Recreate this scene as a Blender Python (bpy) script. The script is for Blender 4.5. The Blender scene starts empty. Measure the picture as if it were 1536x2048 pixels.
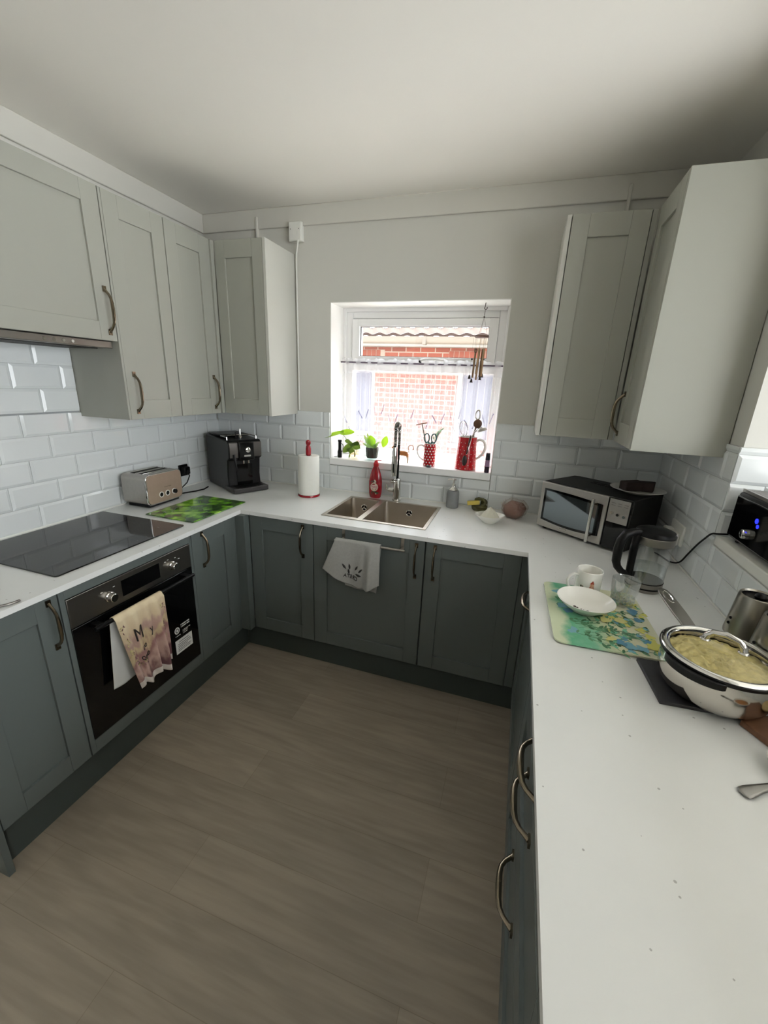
import bpy, bmesh, math, random
from math import sin, cos, pi, radians as RAD
from mathutils import Vector, Matrix, noise as MN

S = bpy.context.scene
COL = S.collection
random.seed(7)

# ------------------------------------------------------------------ camera
CAM = (1.9858, -2.4080, 1.5789)
YAW, PIT, ROL, FPX = 0.3029, -0.3023, 0.0415, 820.5
_f = Vector((-sin(YAW) * cos(PIT), cos(YAW) * cos(PIT), sin(PIT)))
_r = Vector((cos(YAW), sin(YAW), 0))
_u = _r.cross(_f)
_r2 = cos(ROL) * _r + sin(ROL) * _u
_u2 = -sin(ROL) * _r + cos(ROL) * _u
cd = bpy.data.cameras.new('camera')
cd.sensor_fit = 'VERTICAL'
cd.sensor_height = 24.0
cd.lens = FPX / 2048 * 24.0
cd.clip_start = 0.02
cam = bpy.data.objects.new('camera', cd)
COL.objects.link(cam)
M3 = Matrix((_r2, _u2, -_f)).transposed()
cam.matrix_world = Matrix.Translation(CAM) @ M3.to_4x4()
S.camera = cam

# ------------------------------------------------------------------ light
S.view_settings.view_transform = 'Standard'
S.view_settings.look = 'None'
S.view_settings.gamma = 1
S.view_settings.use_curve_mapping = False
S.view_settings.exposure = 0.26
SKY = 6.2
wd = bpy.data.worlds.new('overcast_sky')
S.world = wd
wd.use_nodes = True
bgn = wd.node_tree.nodes['Background']
bgn.inputs[0].default_value = (0.90, 0.95, 1.0, 1)
bgn.inputs[1].default_value = SKY


def area(name, loc, rot, sx, sy, power, color=(1, 1, 1), portal=False):
    l = bpy.data.lights.new(name, 'AREA')
    l.shape = 'RECTANGLE'
    l.size, l.size_y = sx, sy
    l.energy = power
    l.color = color
    if portal:
        l.cycles.is_portal = True
    o = bpy.data.objects.new(name, l)
    COL.objects.link(o)
    o.location = loc
    o.rotation_euler = rot
    return o


# a portal only steers the sampling of the sky through the kitchen window
area('window_portal', (1.362, 0.33, 1.56), (RAD(-90), 0, 0), 1.0, 0.95, 1, portal=True)
# hazy high sun from beyond the neighbouring house: it lights the path outside and its roof, not the room
sl = bpy.data.lights.new('hazy_sun', 'SUN')
sl.energy = 24.0
sl.angle = RAD(12)
sl.color = (1.0, 0.95, 0.87)
so = bpy.data.objects.new('hazy_sun', sl)
COL.objects.link(so)
so.rotation_euler = (RAD(-18), 0, RAD(12))
# daylight coming in at the wide window of the room beyond the hatch, out of the picture
area('side_window_daylight', (4.62, -2.75, 1.40), (0, RAD(90), 0), 1.7, 4.2, 35, (1.0, 0.985, 0.95))


# ------------------------------------------------------------------ materials
def lin(c):
    c = c / 255.0
    return c / 12.92 if c <= 0.04045 else ((c + 0.055) / 1.055) ** 2.4


def rgb(r, g, b):
    return (lin(r), lin(g), lin(b), 1)


def nt(name):
    m = bpy.data.materials.new(name)
    m.use_nodes = True
    t = m.node_tree
    return m, t, t.nodes['Principled BSDF']


def N(t, kind, **kw):
    n = t.nodes.new(kind)
    for k, v in kw.items():
        if k.startswith('i_'):
            n.inputs[k[2:]].default_value = v
        else:
            setattr(n, k, v)
    return n


def mat(name, col, rough=0.5, metal=0.0, var=0.0, scale=30, bump=0.0, bscale=200, coat=0.0, spec=None, stretch=None):
    m, t, p = nt(name)
    p.inputs['Base Color'].default_value = col
    p.inputs['Roughness'].default_value = rough
    p.inputs['Metallic'].default_value = metal
    if coat:
        p.inputs['Coat Weight'].default_value = coat
    if spec is not None:
        p.inputs['Specular IOR Level'].default_value = spec
    if var or bump:
        tc = N(t, 'ShaderNodeTexCoord')
        src = tc.outputs['Object']
        if stretch:
            mp = N(t, 'ShaderNodeMapping')
            mp.inputs['Scale'].default_value = stretch
            t.links.new(src, mp.inputs[0])
            src = mp.outputs[0]
    if var:
        nz = N(t, 'ShaderNodeTexNoise', i_Scale=scale, i_Detail=4.0)
        t.links.new(src, nz.inputs['Vector'])
        mx = N(t, 'ShaderNodeMix', data_type='RGBA')
        a = tuple(max(0, c * (1 - var)) for c in col[:3]) + (1,)
        b = tuple(min(1, c * (1 + var)) for c in col[:3]) + (1,)
        mx.inputs[6].default_value = a
        mx.inputs[7].default_value = b
        t.links.new(nz.outputs['Fac'], mx.inputs[0])
        t.links.new(mx.outputs[2], p.inputs['Base Color'])
    if bump:
        nb = N(t, 'ShaderNodeTexNoise', i_Scale=bscale, i_Detail=3.0)
        t.links.new(src, nb.inputs['Vector'])
        bp = N(t, 'ShaderNodeBump', i_Strength=bump, i_Distance=0.002)
        t.links.new(nb.outputs['Fac'], bp.inputs['Height'])
        t.links.new(bp.outputs[0], p.inputs['Normal'])
    return m


def glass(name, tint=(1, 1, 1, 1), fac=0.10, rough=0.02, dens=0.0, dcol=(1, 1, 1, 1)):
    """thin clear glass: transparent with a Fresnel-weighted gloss (and an optional milky share)"""
    m = bpy.data.materials.new(name)
    m.use_nodes = True
    t = m.node_tree
    t.nodes.clear()
    out = N(t, 'ShaderNodeOutputMaterial')
    tr = N(t, 'ShaderNodeBsdfTransparent')
    tr.inputs[0].default_value = tint
    gl = N(t, 'ShaderNodeBsdfGlossy')
    gl.inputs['Roughness'].default_value = rough
    lw = N(t, 'ShaderNodeLayerWeight', i_Blend=0.5)
    pw = N(t, 'ShaderNodeMath', operation='POWER')
    pw.inputs[1].default_value = 4.0
    t.links.new(lw.outputs['Facing'], pw.inputs[0])
    ad = N(t, 'ShaderNodeMath', operation='MULTIPLY_ADD')
    ad.inputs[1].default_value = 0.8
    ad.inputs[2].default_value = fac * 0.5
    t.links.new(pw.outputs[0], ad.inputs[0])
    mn = N(t, 'ShaderNodeMath', operation='MINIMUM')
    mx = N(t, 'ShaderNodeMixShader')
    mn.inputs[1].default_value = 0.45
    t.links.new(ad.outputs[0], mn.inputs[0])
    t.links.new(mn.outputs[0], mx.inputs[0])
    t.links.new(tr.outputs[0], mx.inputs[1])
    t.links.new(gl.outputs[0], mx.inputs[2])
    last = mx
    if dens:
        df = N(t, 'ShaderNodeBsdfDiffuse')
        df.inputs[0].default_value = dcol
        m2 = N(t, 'ShaderNodeMixShader')
        m2.inputs[0].default_value = dens
        t.links.new(mx.outputs[0], m2.inputs[1])
        t.links.new(df.outputs[0], m2.inputs[2])
        last = m2
    t.links.new(last.outputs[0], out.inputs[0])
    return m


def emit(name, col, s):
    m = bpy.data.materials.new(name)
    m.use_nodes = True
    t = m.node_tree
    t.nodes.clear()
    out = N(t, 'ShaderNodeOutputMaterial')
    e = N(t, 'ShaderNodeEmission')
    e.inputs[0].default_value = col
    e.inputs[1].default_value = s
    t.links.new(e.outputs[0], out.inputs[0])
    return m


WALLP = mat('wall_paint', rgb(206, 205, 198), 0.85, bump=0.08, bscale=120)
CEILP = mat('ceiling_paint', rgb(246, 243, 236), 0.9, bump=0.05, bscale=90)
TRIMP = mat('trim_paint', rgb(208, 206, 198), 0.6)
UPVC = mat('white_upvc', rgb(244, 244, 243), 0.25)
TILE = mat('white_glazed_tile', rgb(222, 226, 226), 0.07, var=0.03, scale=6)
GROUT = mat('shadow_grey_grout', rgb(150, 154, 155), 0.8)  # grey holds the shadow lines of the tile joints
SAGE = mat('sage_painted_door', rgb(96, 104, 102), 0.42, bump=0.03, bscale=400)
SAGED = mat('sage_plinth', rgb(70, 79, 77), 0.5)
CREAM = mat('light_grey_painted_door', rgb(160, 161, 151), 0.42, bump=0.03, bscale=400)
CREAMLIT = mat('window_lit_end_panel', rgb(196, 196, 188), 0.4)  # lighter copy of the door colour, carrying the window light on end panels
CARC = mat('cabinet_carcass', rgb(150, 152, 148), 0.6)
BRONZE = mat('antique_bronze', rgb(128, 118, 102), 0.2, 1.0)
STEEL = mat('brushed_steel', rgb(178, 174, 168), 0.3, 1.0, var=0.08, scale=60)
STEELD = mat('dark_brushed_steel', rgb(140, 136, 130), 0.35, 1.0)
CHROME = mat('chrome', rgb(215, 214, 210), 0.08, 1.0)
SINKM = mat('sink_steel', rgb(188, 180, 168), 0.36, 1.0, var=0.15, scale=9)
BLACKG = mat('black_gloss', rgb(8, 8, 9), 0.06, spec=0.4)
BLACK = mat('black_plastic', rgb(14, 14, 15), 0.35, spec=0.22)
BLACKM = mat('black_rubber', rgb(18, 18, 18), 0.6, spec=0.2)
WHITEC = mat('white_ceramic', rgb(232, 231, 224), 0.12)
WHITEP = mat('white_plastic', rgb(228, 228, 222), 0.35)
PAPER = mat('white_paper', rgb(232, 232, 224), 0.9, bump=0.15, bscale=300)
RED = mat('red_enamel', rgb(176, 18, 26), 0.18)
REDW = mat('red_lacquered_wood', rgb(140, 14, 28), 0.25)
GLASS = glass('clear_glass')
PANE = glass('window_glass', fac=0.05)
OVENGL = mat('oven_black_glass', rgb(6, 6, 7), 0.05)
HOB = mat('hob_black_glass', rgb(8, 8, 9), 0.04, spec=0.45)
DARKTXT = mat('dark_lettering', rgb(40, 34, 32), 0.6)
WHITETXT = mat('white_lettering', rgb(225, 225, 220), 0.6)
def leaf_mat(name, col):
    """thin leaf: part of the light goes through it"""
    m = mat(name, col, 0.45, var=0.25, scale=14)
    t = m.node_tree
    p = t.nodes['Principled BSDF']
    out = [n for n in t.nodes if n.type == 'OUTPUT_MATERIAL'][0]
    tl = N(t, 'ShaderNodeBsdfTranslucent')
    tl.inputs[0].default_value = (col[0] * 1.5, col[1] * 1.5, col[2] * 0.8, 1)
    mx = N(t, 'ShaderNodeMixShader')
    mx.inputs[0].default_value = 0.5
    t.links.new(p.outputs[0], mx.inputs[1])
    t.links.new(tl.outputs[0], mx.inputs[2])
    t.links.new(mx.outputs[0], out.inputs[0])
    return m


LEAF = leaf_mat('green_leaf', rgb(132, 168, 48))
LEAFD = leaf_mat('dark_green_leaf', rgb(84, 106, 50))
STEM = mat('green_stem', rgb(120, 130, 86), 0.5)
SOIL = mat('dark_soil', rgb(58, 44, 36), 0.9, var=0.4, scale=80, bump=0.6, bscale=150)
WOODD = mat('brown_wood', rgb(96, 62, 40), 0.45, var=0.25, scale=20, stretch=(1, 8, 1))


def quartz():
    m, t, p = nt('white_speckled_quartz')
    tc = N(t, 'ShaderNodeTexCoord')
    vo = N(t, 'ShaderNodeTexVoronoi', i_Scale=34.0)
    vo.feature = 'F1'
    vo.voronoi_dimensions = '3D'
    t.links.new(tc.outputs['Object'], vo.inputs['Vector'])
    nz = N(t, 'ShaderNodeTexNoise', i_Scale=5.0, i_Detail=6.0)
    t.links.new(tc.outputs['Object'], nz.inputs['Vector'])
    # a few of the cells carry a small dark fleck
    lt = N(t, 'ShaderNodeMath', operation='LESS_THAN')
    lt.inputs[1].default_value = 0.085
    t.links.new(vo.outputs['Distance'], lt.inputs[0])
    sp = N(t, 'ShaderNodeSeparateColor')
    t.links.new(vo.outputs['Color'], sp.inputs[0])
    gt = N(t, 'ShaderNodeMath', operation='GREATER_THAN')
    gt.inputs[1].default_value = 0.55
    t.links.new(sp.outputs[0], gt.inputs[0])
    ml = N(t, 'ShaderNodeMath', operation='MULTIPLY')
    t.links.new(lt.outputs[0], ml.inputs[0])
    t.links.new(gt.outputs[0], ml.inputs[1])
    m8 = N(t, 'ShaderNodeMath', operation='MULTIPLY')
    m8.inputs[1].default_value = 0.55
    t.links.new(ml.outputs[0], m8.inputs[0])
    c1 = N(t, 'ShaderNodeMix', data_type='RGBA')
    c1.inputs[6].default_value = rgb(226, 228, 226)
    c1.inputs[7].default_value = rgb(238, 239, 237)
    t.links.new(nz.outputs['Fac'], c1.inputs[0])
    c2 = N(t, 'ShaderNodeMix', data_type='RGBA')
    c2.inputs[7].default_value = rgb(120, 118, 116)
    t.links.new(m8.outputs[0], c2.inputs[0])
    t.links.new(c1.outputs[2], c2.inputs[6])
    t.links.new(c2.outputs[2], p.inputs['Base Color'])
    p.inputs['Roughness'].default_value = 0.28
    return m


QUARTZ = quartz()


def floor_mat():
    m, t, p = nt('grey_oak_plank')
    tc = N(t, 'ShaderNodeTexCoord')
    br = N(t, 'ShaderNodeTexBrick')
    br.offset = 0.37
    br.inputs['Color1'].default_value = rgb(166, 154, 138)
    br.inputs['Color2'].default_value = rgb(154, 143, 128)
    br.inputs['Mortar'].default_value = rgb(140, 129, 114)
    br.inputs['Scale'].default_value = 1.0
    br.inputs['Mortar Size'].default_value = 0.0009
    br.inputs['Brick Width'].default_value = 1.22
    br.inputs['Row Height'].default_value = 0.19
    mp0 = N(t, 'ShaderNodeMapping')
    mp0.inputs['Location'].default_value = (0.105, 0.048, 0)
    t.links.new(tc.outputs['Object'], mp0.inputs[0])
    t.links.new(mp0.outputs[0], br.inputs['Vector'])
    # grain: long wavy rings, offset plank by plank
    mp = N(t, 'ShaderNodeMapping')
    mp.inputs['Scale'].default_value = (0.9, 7.0, 1)
    t.links.new(tc.outputs['Object'], mp.inputs[0])
    n1 = N(t, 'ShaderNodeTexNoise', i_Scale=1.6, i_Detail=3.0, i_Distortion=0.4)
    t.links.new(mp.outputs[0], n1.inputs['Vector'])
    mu = N(t, 'ShaderNodeMath', operation='MULTIPLY')
    mu.inputs[1].default_value = 22.0
    t.links.new(n1.outputs['Fac'], mu.inputs[0])
    fr = N(t, 'ShaderNodeMath', operation='SINE')
    t.links.new(mu.outputs[0], fr.inputs[0])
    mp2 = N(t, 'ShaderNodeMapping')
    mp2.inputs['Scale'].default_value = (2.2, 26.0, 1)
    t.links.new(tc.outputs['Object'], mp2.inputs[0])
    n2 = N(t, 'ShaderNodeTexNoise', i_Scale=2.0, i_Detail=4.0)
    t.links.new(mp2.outputs[0], n2.inputs['Vector'])
    ad = N(t, 'ShaderNodeMath', operation='MULTIPLY_ADD')
    ad.inputs[1].default_value = 0.16
    t.links.new(fr.outputs[0], ad.inputs[0])
    t.links.new(n2.outputs['Fac'], ad.inputs[2])
    rp = N(t, 'ShaderNodeMapRange')
    rp.inputs[1].default_value = 0.25
    rp.inputs[2].default_value = 0.75
    rp.inputs[3].default_value = 0.86
    rp.inputs[4].default_value = 1.08
    t.links.new(ad.outputs[0], rp.inputs[0])
    mx = N(t, 'ShaderNodeVectorMath', operation='SCALE')
    t.links.new(br.outputs['Color'], mx.inputs[0])
    t.links.new(rp.outputs[0], mx.inputs['Scale'])
    t.links.new(mx.outputs[0], p.inputs['Base Color'])
    p.inputs['Roughness'].default_value = 0.48
    bp = N(t, 'ShaderNodeBump', i_Strength=0.12, i_Distance=0.001)
    t.links.new(ad.outputs[0], bp.inputs['Height'])
    t.links.new(bp.outputs[0], p.inputs['Normal'])
    return m


def brick_mat():
    m, t, p = nt('red_brick')
    tc = N(t, 'ShaderNodeTexCoord')
    mp = N(t, 'ShaderNodeMapping')
    mp.inputs['Rotation'].default_value = (RAD(90), 0, 0)
    t.links.new(tc.outputs['Object'], mp.inputs[0])
    br = N(t, 'ShaderNodeTexBrick')
    br.inputs['Color1'].default_value = rgb(112, 58, 44)
    br.inputs['Color2'].default_value = rgb(94, 48, 37)
    br.inputs['Mortar'].default_value = rgb(122, 110, 100)
    br.inputs['Scale'].default_value = 1.0
    br.inputs['Mortar Size'].default_value = 0.008
    br.inputs['Brick Width'].default_value = 0.225
    br.inputs['Row Height'].default_value = 0.075
    t.links.new(mp.outputs[0], br.inputs['Vector'])
    t.links.new(br.outputs['Color'], p.inputs['Base Color'])
    p.inputs['Roughness'].default_value = 0.9
    return m


def roof_mat():
    return mat('weathered_clay_tile', rgb(62, 47, 41), 0.9, var=0.25, scale=9, bump=0.3, bscale=60)


def sheer_mat():
    m = bpy.data.materials.new('sheer_voile')
    m.use_nodes = True
    t = m.node_tree
    t.nodes.clear()
    out = N(t, 'ShaderNodeOutputMaterial')
    tr = N(t, 'ShaderNodeBsdfTransparent')
    df = N(t, 'ShaderNodeBsdfDiffuse')
    df.inputs[0].default_value = (0.90, 0.90, 0.96, 1)
    tl = N(t, 'ShaderNodeBsdfTranslucent')
    tl.inputs[0].default_value = (0.95, 0.95, 1.0, 1)
    m1 = N(t, 'ShaderNodeMixShader')
    m1.inputs[0].default_value = 0.75
    t.links.new(df.outputs[0], m1.inputs[1])
    t.links.new(tl.outputs[0], m1.inputs[2])
    uv = N(t, 'ShaderNodeUVMap')
    sx = N(t, 'ShaderNodeSeparateXYZ')
    t.links.new(uv.outputs[0], sx.inputs[0])
    # woven stripes: groups of denser threads
    a = N(t, 'ShaderNodeMath', operation='MULTIPLY')
    a.inputs[1].default_value = 31.0
    t.links.new(sx.outputs[0], a.inputs[0])
    fr = N(t, 'ShaderNodeMath', operation='FRACT')
    t.links.new(a.outputs[0], fr.inputs[0])
    lt = N(t, 'ShaderNodeMath', operation='LESS_THAN')
    lt.inputs[1].default_value = 0.16
    t.links.new(fr.outputs[0], lt.inputs[0])
    top = N(t, 'ShaderNodeMath', operation='GREATER_THAN')
    top.inputs[1].default_value = 0.86
    t.links.new(sx.outputs[1], top.inputs[0])
    mxx = N(t, 'ShaderNodeMath', operation='MAXIMUM')
    t.links.new(lt.outputs[0], mxx.inputs[0])
    t.links.new(top.outputs[0], mxx.inputs[1])
    md = N(t, 'ShaderNodeMath', operation='MULTIPLY_ADD')
    md.inputs[1].default_value = 0.14
    md.inputs[2].default_value = 0.21
    t.links.new(mxx.outputs[0], md.inputs[0])
    m2 = N(t, 'ShaderNodeMixShader')
    t.links.new(md.outputs[0], m2.inputs[0])
    t.links.new(tr.outputs[0], m2.inputs[1])
    t.links.new(m1.outputs[0], m2.inputs[2])
    t.links.new(m2.outputs[0], out.inputs[0])
    return m


FLOORM, BRICK, ROOF, SHEER = floor_mat(), brick_mat(), roof_mat(), sheer_mat()


# ------------------------------------------------------------------ geometry helpers
class G:
    """collects faces; build() links them as ONE mesh object"""

    def __init__(self):
        self.v, self.f, self.m, self.uv = [], [], [], {}

    def mark(self):
        return len(self.v)

    def tf(self, start, fn):
        for i in range(start, len(self.v)):
            self.v[i] = tuple(fn(self.v[i]))
        return self

    def mtf(self, start, M):
        return self.tf(start, lambda p: M @ Vector(p))

    def box(self, x0, x1, y0, y1, z0, z1, m=0):
        b = len(self.v)
        for x in (x0, x1):
            for y in (y0, y1):
                for z in (z0, z1):
                    self.v.append((x, y, z))
        for q in ((0, 1, 3, 2), (4, 6, 7, 5), (0, 4, 5, 1), (2, 3, 7, 6), (0, 2, 6, 4), (1, 5, 7, 3)):
            self.f.append([b + i for i in q])
            self.m.append(m)
        return self

    def prism(self, poly, z0, z1, m=0, axis='z', mside=None):
        """poly (a,b) extruded along axis"""
        b = len(self.v)
        n = len(poly)
        for z in (z0, z1):
            for (p, q) in poly:
                self.v.append({'z': (p, q, z), 'y': (p, z, q), 'x': (z, p, q)}[axis])
        self.f.append([b + i for i in range(n)][::-1])
        self.m.append(m)
        self.f.append([b + n + i for i in range(n)])
        self.m.append(m)
        for i in range(n):
            j = (i + 1) % n
            self.f.append([b + i, b + j, b + n + j, b + n + i])
            self.m.append(m if mside is None else mside)
        return self

    def lathe(self, prof, n=32, c=(0, 0, 0), m=0, sx=1.0, sy=1.0, fn=None):
        """prof: (r, z) from bottom to top; r=0 ends close; fn(angle,r,z)->r"""
        b = len(self.v)
        k = len(prof)
        for (r, z) in prof:
            for i in range(n):
                a = 2 * pi * i / n
                rr = fn(a, r, z) if fn else r
                self.v.append((c[0] + rr * cos(a) * sx, c[1] + rr * sin(a) * sy, c[2] + z))
        for j in range(k - 1):
            for i in range(n):
                i2 = (i + 1) % n
                self.f.append([b + j * n + i, b + j * n + i2, b + (j + 1) * n + i2, b + (j + 1) * n + i])
                self.m.append(m)
        return self

    def disc(self, r, z, n=32, c=(0, 0), m=0, sx=1.0, sy=1.0):
        b = len(self.v)
        for i in range(n):
            a = 2 * pi * i / n
            self.v.append((c[0] + r * cos(a) * sx, c[1] + r * sin(a) * sy, z))
        self.f.append([b + i for i in range(n)])
        self.m.append(m)
        return self

    def cyl(self, p0, p1, r0, r1=None, n=16, m=0):
        return self.tube([p0, p1], [r0, r0 if r1 is None else r1], n, m)

    def tube(self, pts, r, n=10, m=0, closed=False, flat=1.0):
        pts = [Vector(p) for p in pts]
        k = len(pts)
        rs = r if isinstance(r, (list, tuple)) else [r] * k
        b = len(self.v)
        prev = None
        for i, p in enumerate(pts):
            if closed:
                d = pts[(i + 1) % k] - pts[i - 1]
            else:
                d = pts[min(i + 1, k - 1)] - pts[max(i - 1, 0)]
            d.normalize()
            if prev is None:
                a = Vector((0, 0, 1)) if abs(d.z) < 0.9 else Vector((1, 0, 0))
                prev = d.cross(a).normalized()
            prev = (prev - d * prev.dot(d)).normalized()
            q = d.cross(prev)
            for j in range(n):
                t = 2 * pi * j / n
                self.v.append(tuple(p + rs[i] * (cos(t) * prev + sin(t) * q * flat)))
        for i in range(k if closed else k - 1):
            i2 = (i + 1) % k
            for j in range(n):
                j2 = (j + 1) % n
                self.f.append([b + i * n + j, b + i * n + j2, b + i2 * n + j2, b + i2 * n + j])
                self.m.append(m)
        if not closed:
            self.f.append([b + j for j in range(n)][::-1])
            self.m.append(m)
            self.f.append([b + (k - 1) * n + j for j in range(n)])
            self.m.append(m)
        return self

    def sphere(self, c, r, n=16, m=0, sx=1, sy=1, sz=1):
        k = n // 2
        prof = [(max(1e-4, r * sin(pi * i / k)), -r * cos(pi * i / k) * sz) for i in range(k + 1)]
        return self.lathe(prof, n, c, m, sx, sy)

    def grid(self, fn, nu, nv, m=0, uv=True):
        b = len(self.v)
        for j in range(nv + 1):
            for i in range(nu + 1):
                self.v.append(tuple(fn(i / nu, j / nv)))
                self.uv[b + j * (nu + 1) + i] = (i / nu, j / nv)
        for j in range(nv):
            for i in range(nu):
                a = b + j * (nu + 1) + i
                self.f.append([a, a + 1, a + nu + 2, a + nu + 1])
                self.m.append(m)
        return self

    def face(self, pts, m=0):
        b = len(self.v)
        self.v += [tuple(p) for p in pts]
        self.f.append([b + i for i in range(len(pts))])
        self.m.append(m)
        return self

    def build(self, name, mats, parent=None, bevel=0.0, seg=2, sharp=35, solid=0.0, loc=None, sub=0):
        me = bpy.data.meshes.new(name)
        me.from_pydata([tuple(p) for p in self.v], [], self.f)
        mats = mats if isinstance(mats, (list, tuple)) else [mats]
        for x in mats:
            me.materials.append(x)
        me.polygons.foreach_set('material_index', self.m)
        me.polygons.foreach_set('use_smooth', [True] * len(self.f))
        if self.uv:
            ul = me.uv_layers.new(name='UVMap')
            for lp in me.loops:
                ul.data[lp.index].uv = self.uv.get(lp.vertex_index, (0, 0))
        bm = bmesh.new()
        bm.from_mesh(me)
        bmesh.ops.recalc_face_normals(bm, faces=bm.faces[:])
        bm.to_mesh(me)
        bm.free()
        me.set_sharp_from_angle(angle=RAD(sharp))
        o = bpy.data.objects.new(name, me)
        COL.objects.link(o)
        if parent:
            o.parent = parent
        if loc:
            o.location = loc
        if solid:
            md = o.modifiers.new('thickness', 'SOLIDIFY')
            md.thickness = solid
            md.offset = 0
        if bevel:
            md = o.modifiers.new('bevel', 'BEVEL')
            md.width = bevel
            md.segments = seg
            md.limit_method = 'ANGLE'
            md.angle_limit = RAD(40)
            md.use_clamp_overlap = True
        if sub:
            md = o.modifiers.new('smooth', 'SUBSURF')
            md.levels = md.render_levels = sub
        return o


def thing(name, label, cat, loc=(0, 0, 0), rz=0.0, group=None):
    o = bpy.data.objects.new(name, None)
    o.empty_display_size = 0.05
    COL.objects.link(o)
    o.location = loc
    o.rotation_euler = (0, 0, rz)
    return tag(o, label, cat, group)


def tag(o, label, cat, group=None, kind=None):
    o['label'] = label
    o['category'] = cat
    if group:
        o['group'] = group
    if kind:
        o['kind'] = kind
    return o


def struct(o):
    o['kind'] = 'structure'
    return o


def rrect(w, h, r, n=5, cx=0.0, cy=0.0):
    pts = []
    for (sx, sy, a0) in ((1, 1, 0), (-1, 1, 90), (-1, -1, 180), (1, -1, 270)):
        for i in range(n + 1):
            a = RAD(a0 + 90 * i / n)
            pts.append((cx + sx * (w / 2 - r) + r * cos(a), cy + sy * (h / 2 - r) + r * sin(a)))
    return pts


def text_geo(body, size, fine=0):
    """glyph outlines of a string as (verts, faces) in the xy plane, centred"""
    cu = bpy.data.curves.new('t', 'FONT')
    cu.body = body
    cu.size = size
    cu.align_x = 'CENTER'
    cu.align_y = 'CENTER'
    ob = bpy.data.objects.new('t', cu)
    COL.objects.link(ob)
    dg = bpy.context.evaluated_depsgraph_get()
    me = bpy.data.meshes.new_from_object(ob.evaluated_get(dg))
    if fine:      # small faces, so that the print can follow a fold
        bm = bmesh.new()
        bm.from_mesh(me)
        bmesh.ops.triangulate(bm, faces=bm.faces[:])
        for _ in range(7):
            lg = [e for e in bm.edges if e.calc_length() > fine]
            if not lg:
                break
            bmesh.ops.subdivide_edges(bm, edges=lg, cuts=1)
            bmesh.ops.triangulate(bm, faces=bm.faces[:])
        bm.to_mesh(me)
        bm.free()
    vs = [tuple(v.co) for v in me.vertices]
    fs = [list(p.vertices) for p in me.polygons]
    bpy.data.objects.remove(ob)
    bpy.data.curves.remove(cu)
    bpy.data.meshes.remove(me)
    return vs, fs


def add_text(g, body, size, fn, m=0, fine=0):
    vs, fs = text_geo(body, size, fine)
    b = len(g.v)
    g.v += [tuple(fn(x, y)) for (x, y, z) in vs]
    for f in fs:
        g.f.append([b + i for i in f])
        g.m.append(m)
    return g


def arc(c, r, a0, a1, n, plane='xz', y=0.0):
    out = []
    for i in range(n + 1):
        a = RAD(a0 + (a1 - a0) * i / n)
        p, q = c[0] + r * cos(a), c[1] + r * sin(a)
        out.append({'xz': (p, y, q), 'xy': (p, q, y), 'yz': (y, p, q)}[plane])
    return out


# ------------------------------------------------------------------ measures (metres)
ZW = 0.90                      # worktop top
DL, DB, XR, W = 0.6176, 0.6273, 2.0982, 2.706
ZC = 2.509
ZB, ZT, ZH = 1.377, 2.272, 1.707
YEND = -1.895                  # end of the left run
YR = -2.75                     # end of the right run
OY0, OY1 = -0.735, -2.65       # opening in the right wall
OZ0, OZ1 = 1.08, 2.36  # opening head raised out of view, to let more light on the ceiling
WX0, WX1, WZ0, WZ1 = 0.854, 1.870, 1.075, 2.021   # kitchen window hole
WD = 0.30                      # thickness of the outer wall
TZ = 1.395                     # top of the tiles

# ------------------------------------------------------------------ the setting
g = G().box(-0.3, 4.8, -5.2, 0.3, -0.06, 0.0)
struct(g.build('floor', FLOORM))
g = G().box(-0.3, 4.8, -5.2, 0.3, ZC, ZC + 0.1)
struct(g.build('ceiling', CEILP))
g = G().box(-0.3, 0.0, -5.2, 0.3, 0, ZC)
struct(g.build('wall_left', WALLP))
g = G()
g.box(0.0, WX0, 0.0, WD, 0, ZC).box(WX1, 4.6, 0.0, WD, 0, ZC)
g.box(WX0, WX1, 0.0, WD, 0, WZ0).box(WX0, WX1, 0.0, WD, WZ1, ZC)
struct(g.build('wall_back', WALLP))
g = G()
g.box(W, W + 0.25, OY0, 0.0, 0, ZC).box(W, W + 0.25, OY1, OY0, 0, OZ0).box(W, W + 0.25, OY1, OY0, OZ1, ZC)
g.box(W, W + 0.25, -2.85, OY1, 0, ZC).box(W, W + .25, -5.0, -2.85, 2.2, ZC)  # gap left open in the unseen stretch, to light the floor
struct(g.build('wall_right', WALLP))
g = G()
g.box(0.0, 4.6, -5.2, -5.0, 0, ZC)
REARDARK = mat('rear_wall_low_bounce', rgb(134, 130, 121), 0.85)  # unseen walls painted dark to cut the light bounced into the kitchen
struct(g.build('wall_rear', REARDARK))
g = G()
g.box(4.6, 4.8, -5.2, -4.9, 0, ZC).box(4.6, 4.8, -.5, .3, 0, ZC).box(4.6, 4.8, -4.9, -.5, 0, .5).box(4.6, 4.8, -4.9, -.5, 2.3, ZC)
struct(g.build('wall_far', REARDARK))

# flat frieze boards under the ceiling
g = G().box(0.0, 0.014, -3.2, 0.0, 2.409, ZC)
struct(g.build('trim_1', TRIMP, bevel=0.003))
g = G().box(0.014, W, -0.014, 0.0, 2.409, ZC)
g.box(0.385, 0.399, -0.02, 0, 2.36, 2.47).box(2.318, 2.332, -0.02, 0, 2.33, 2.47)
struct(g.build('trim_2', TRIMP, bevel=0.003))


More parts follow.
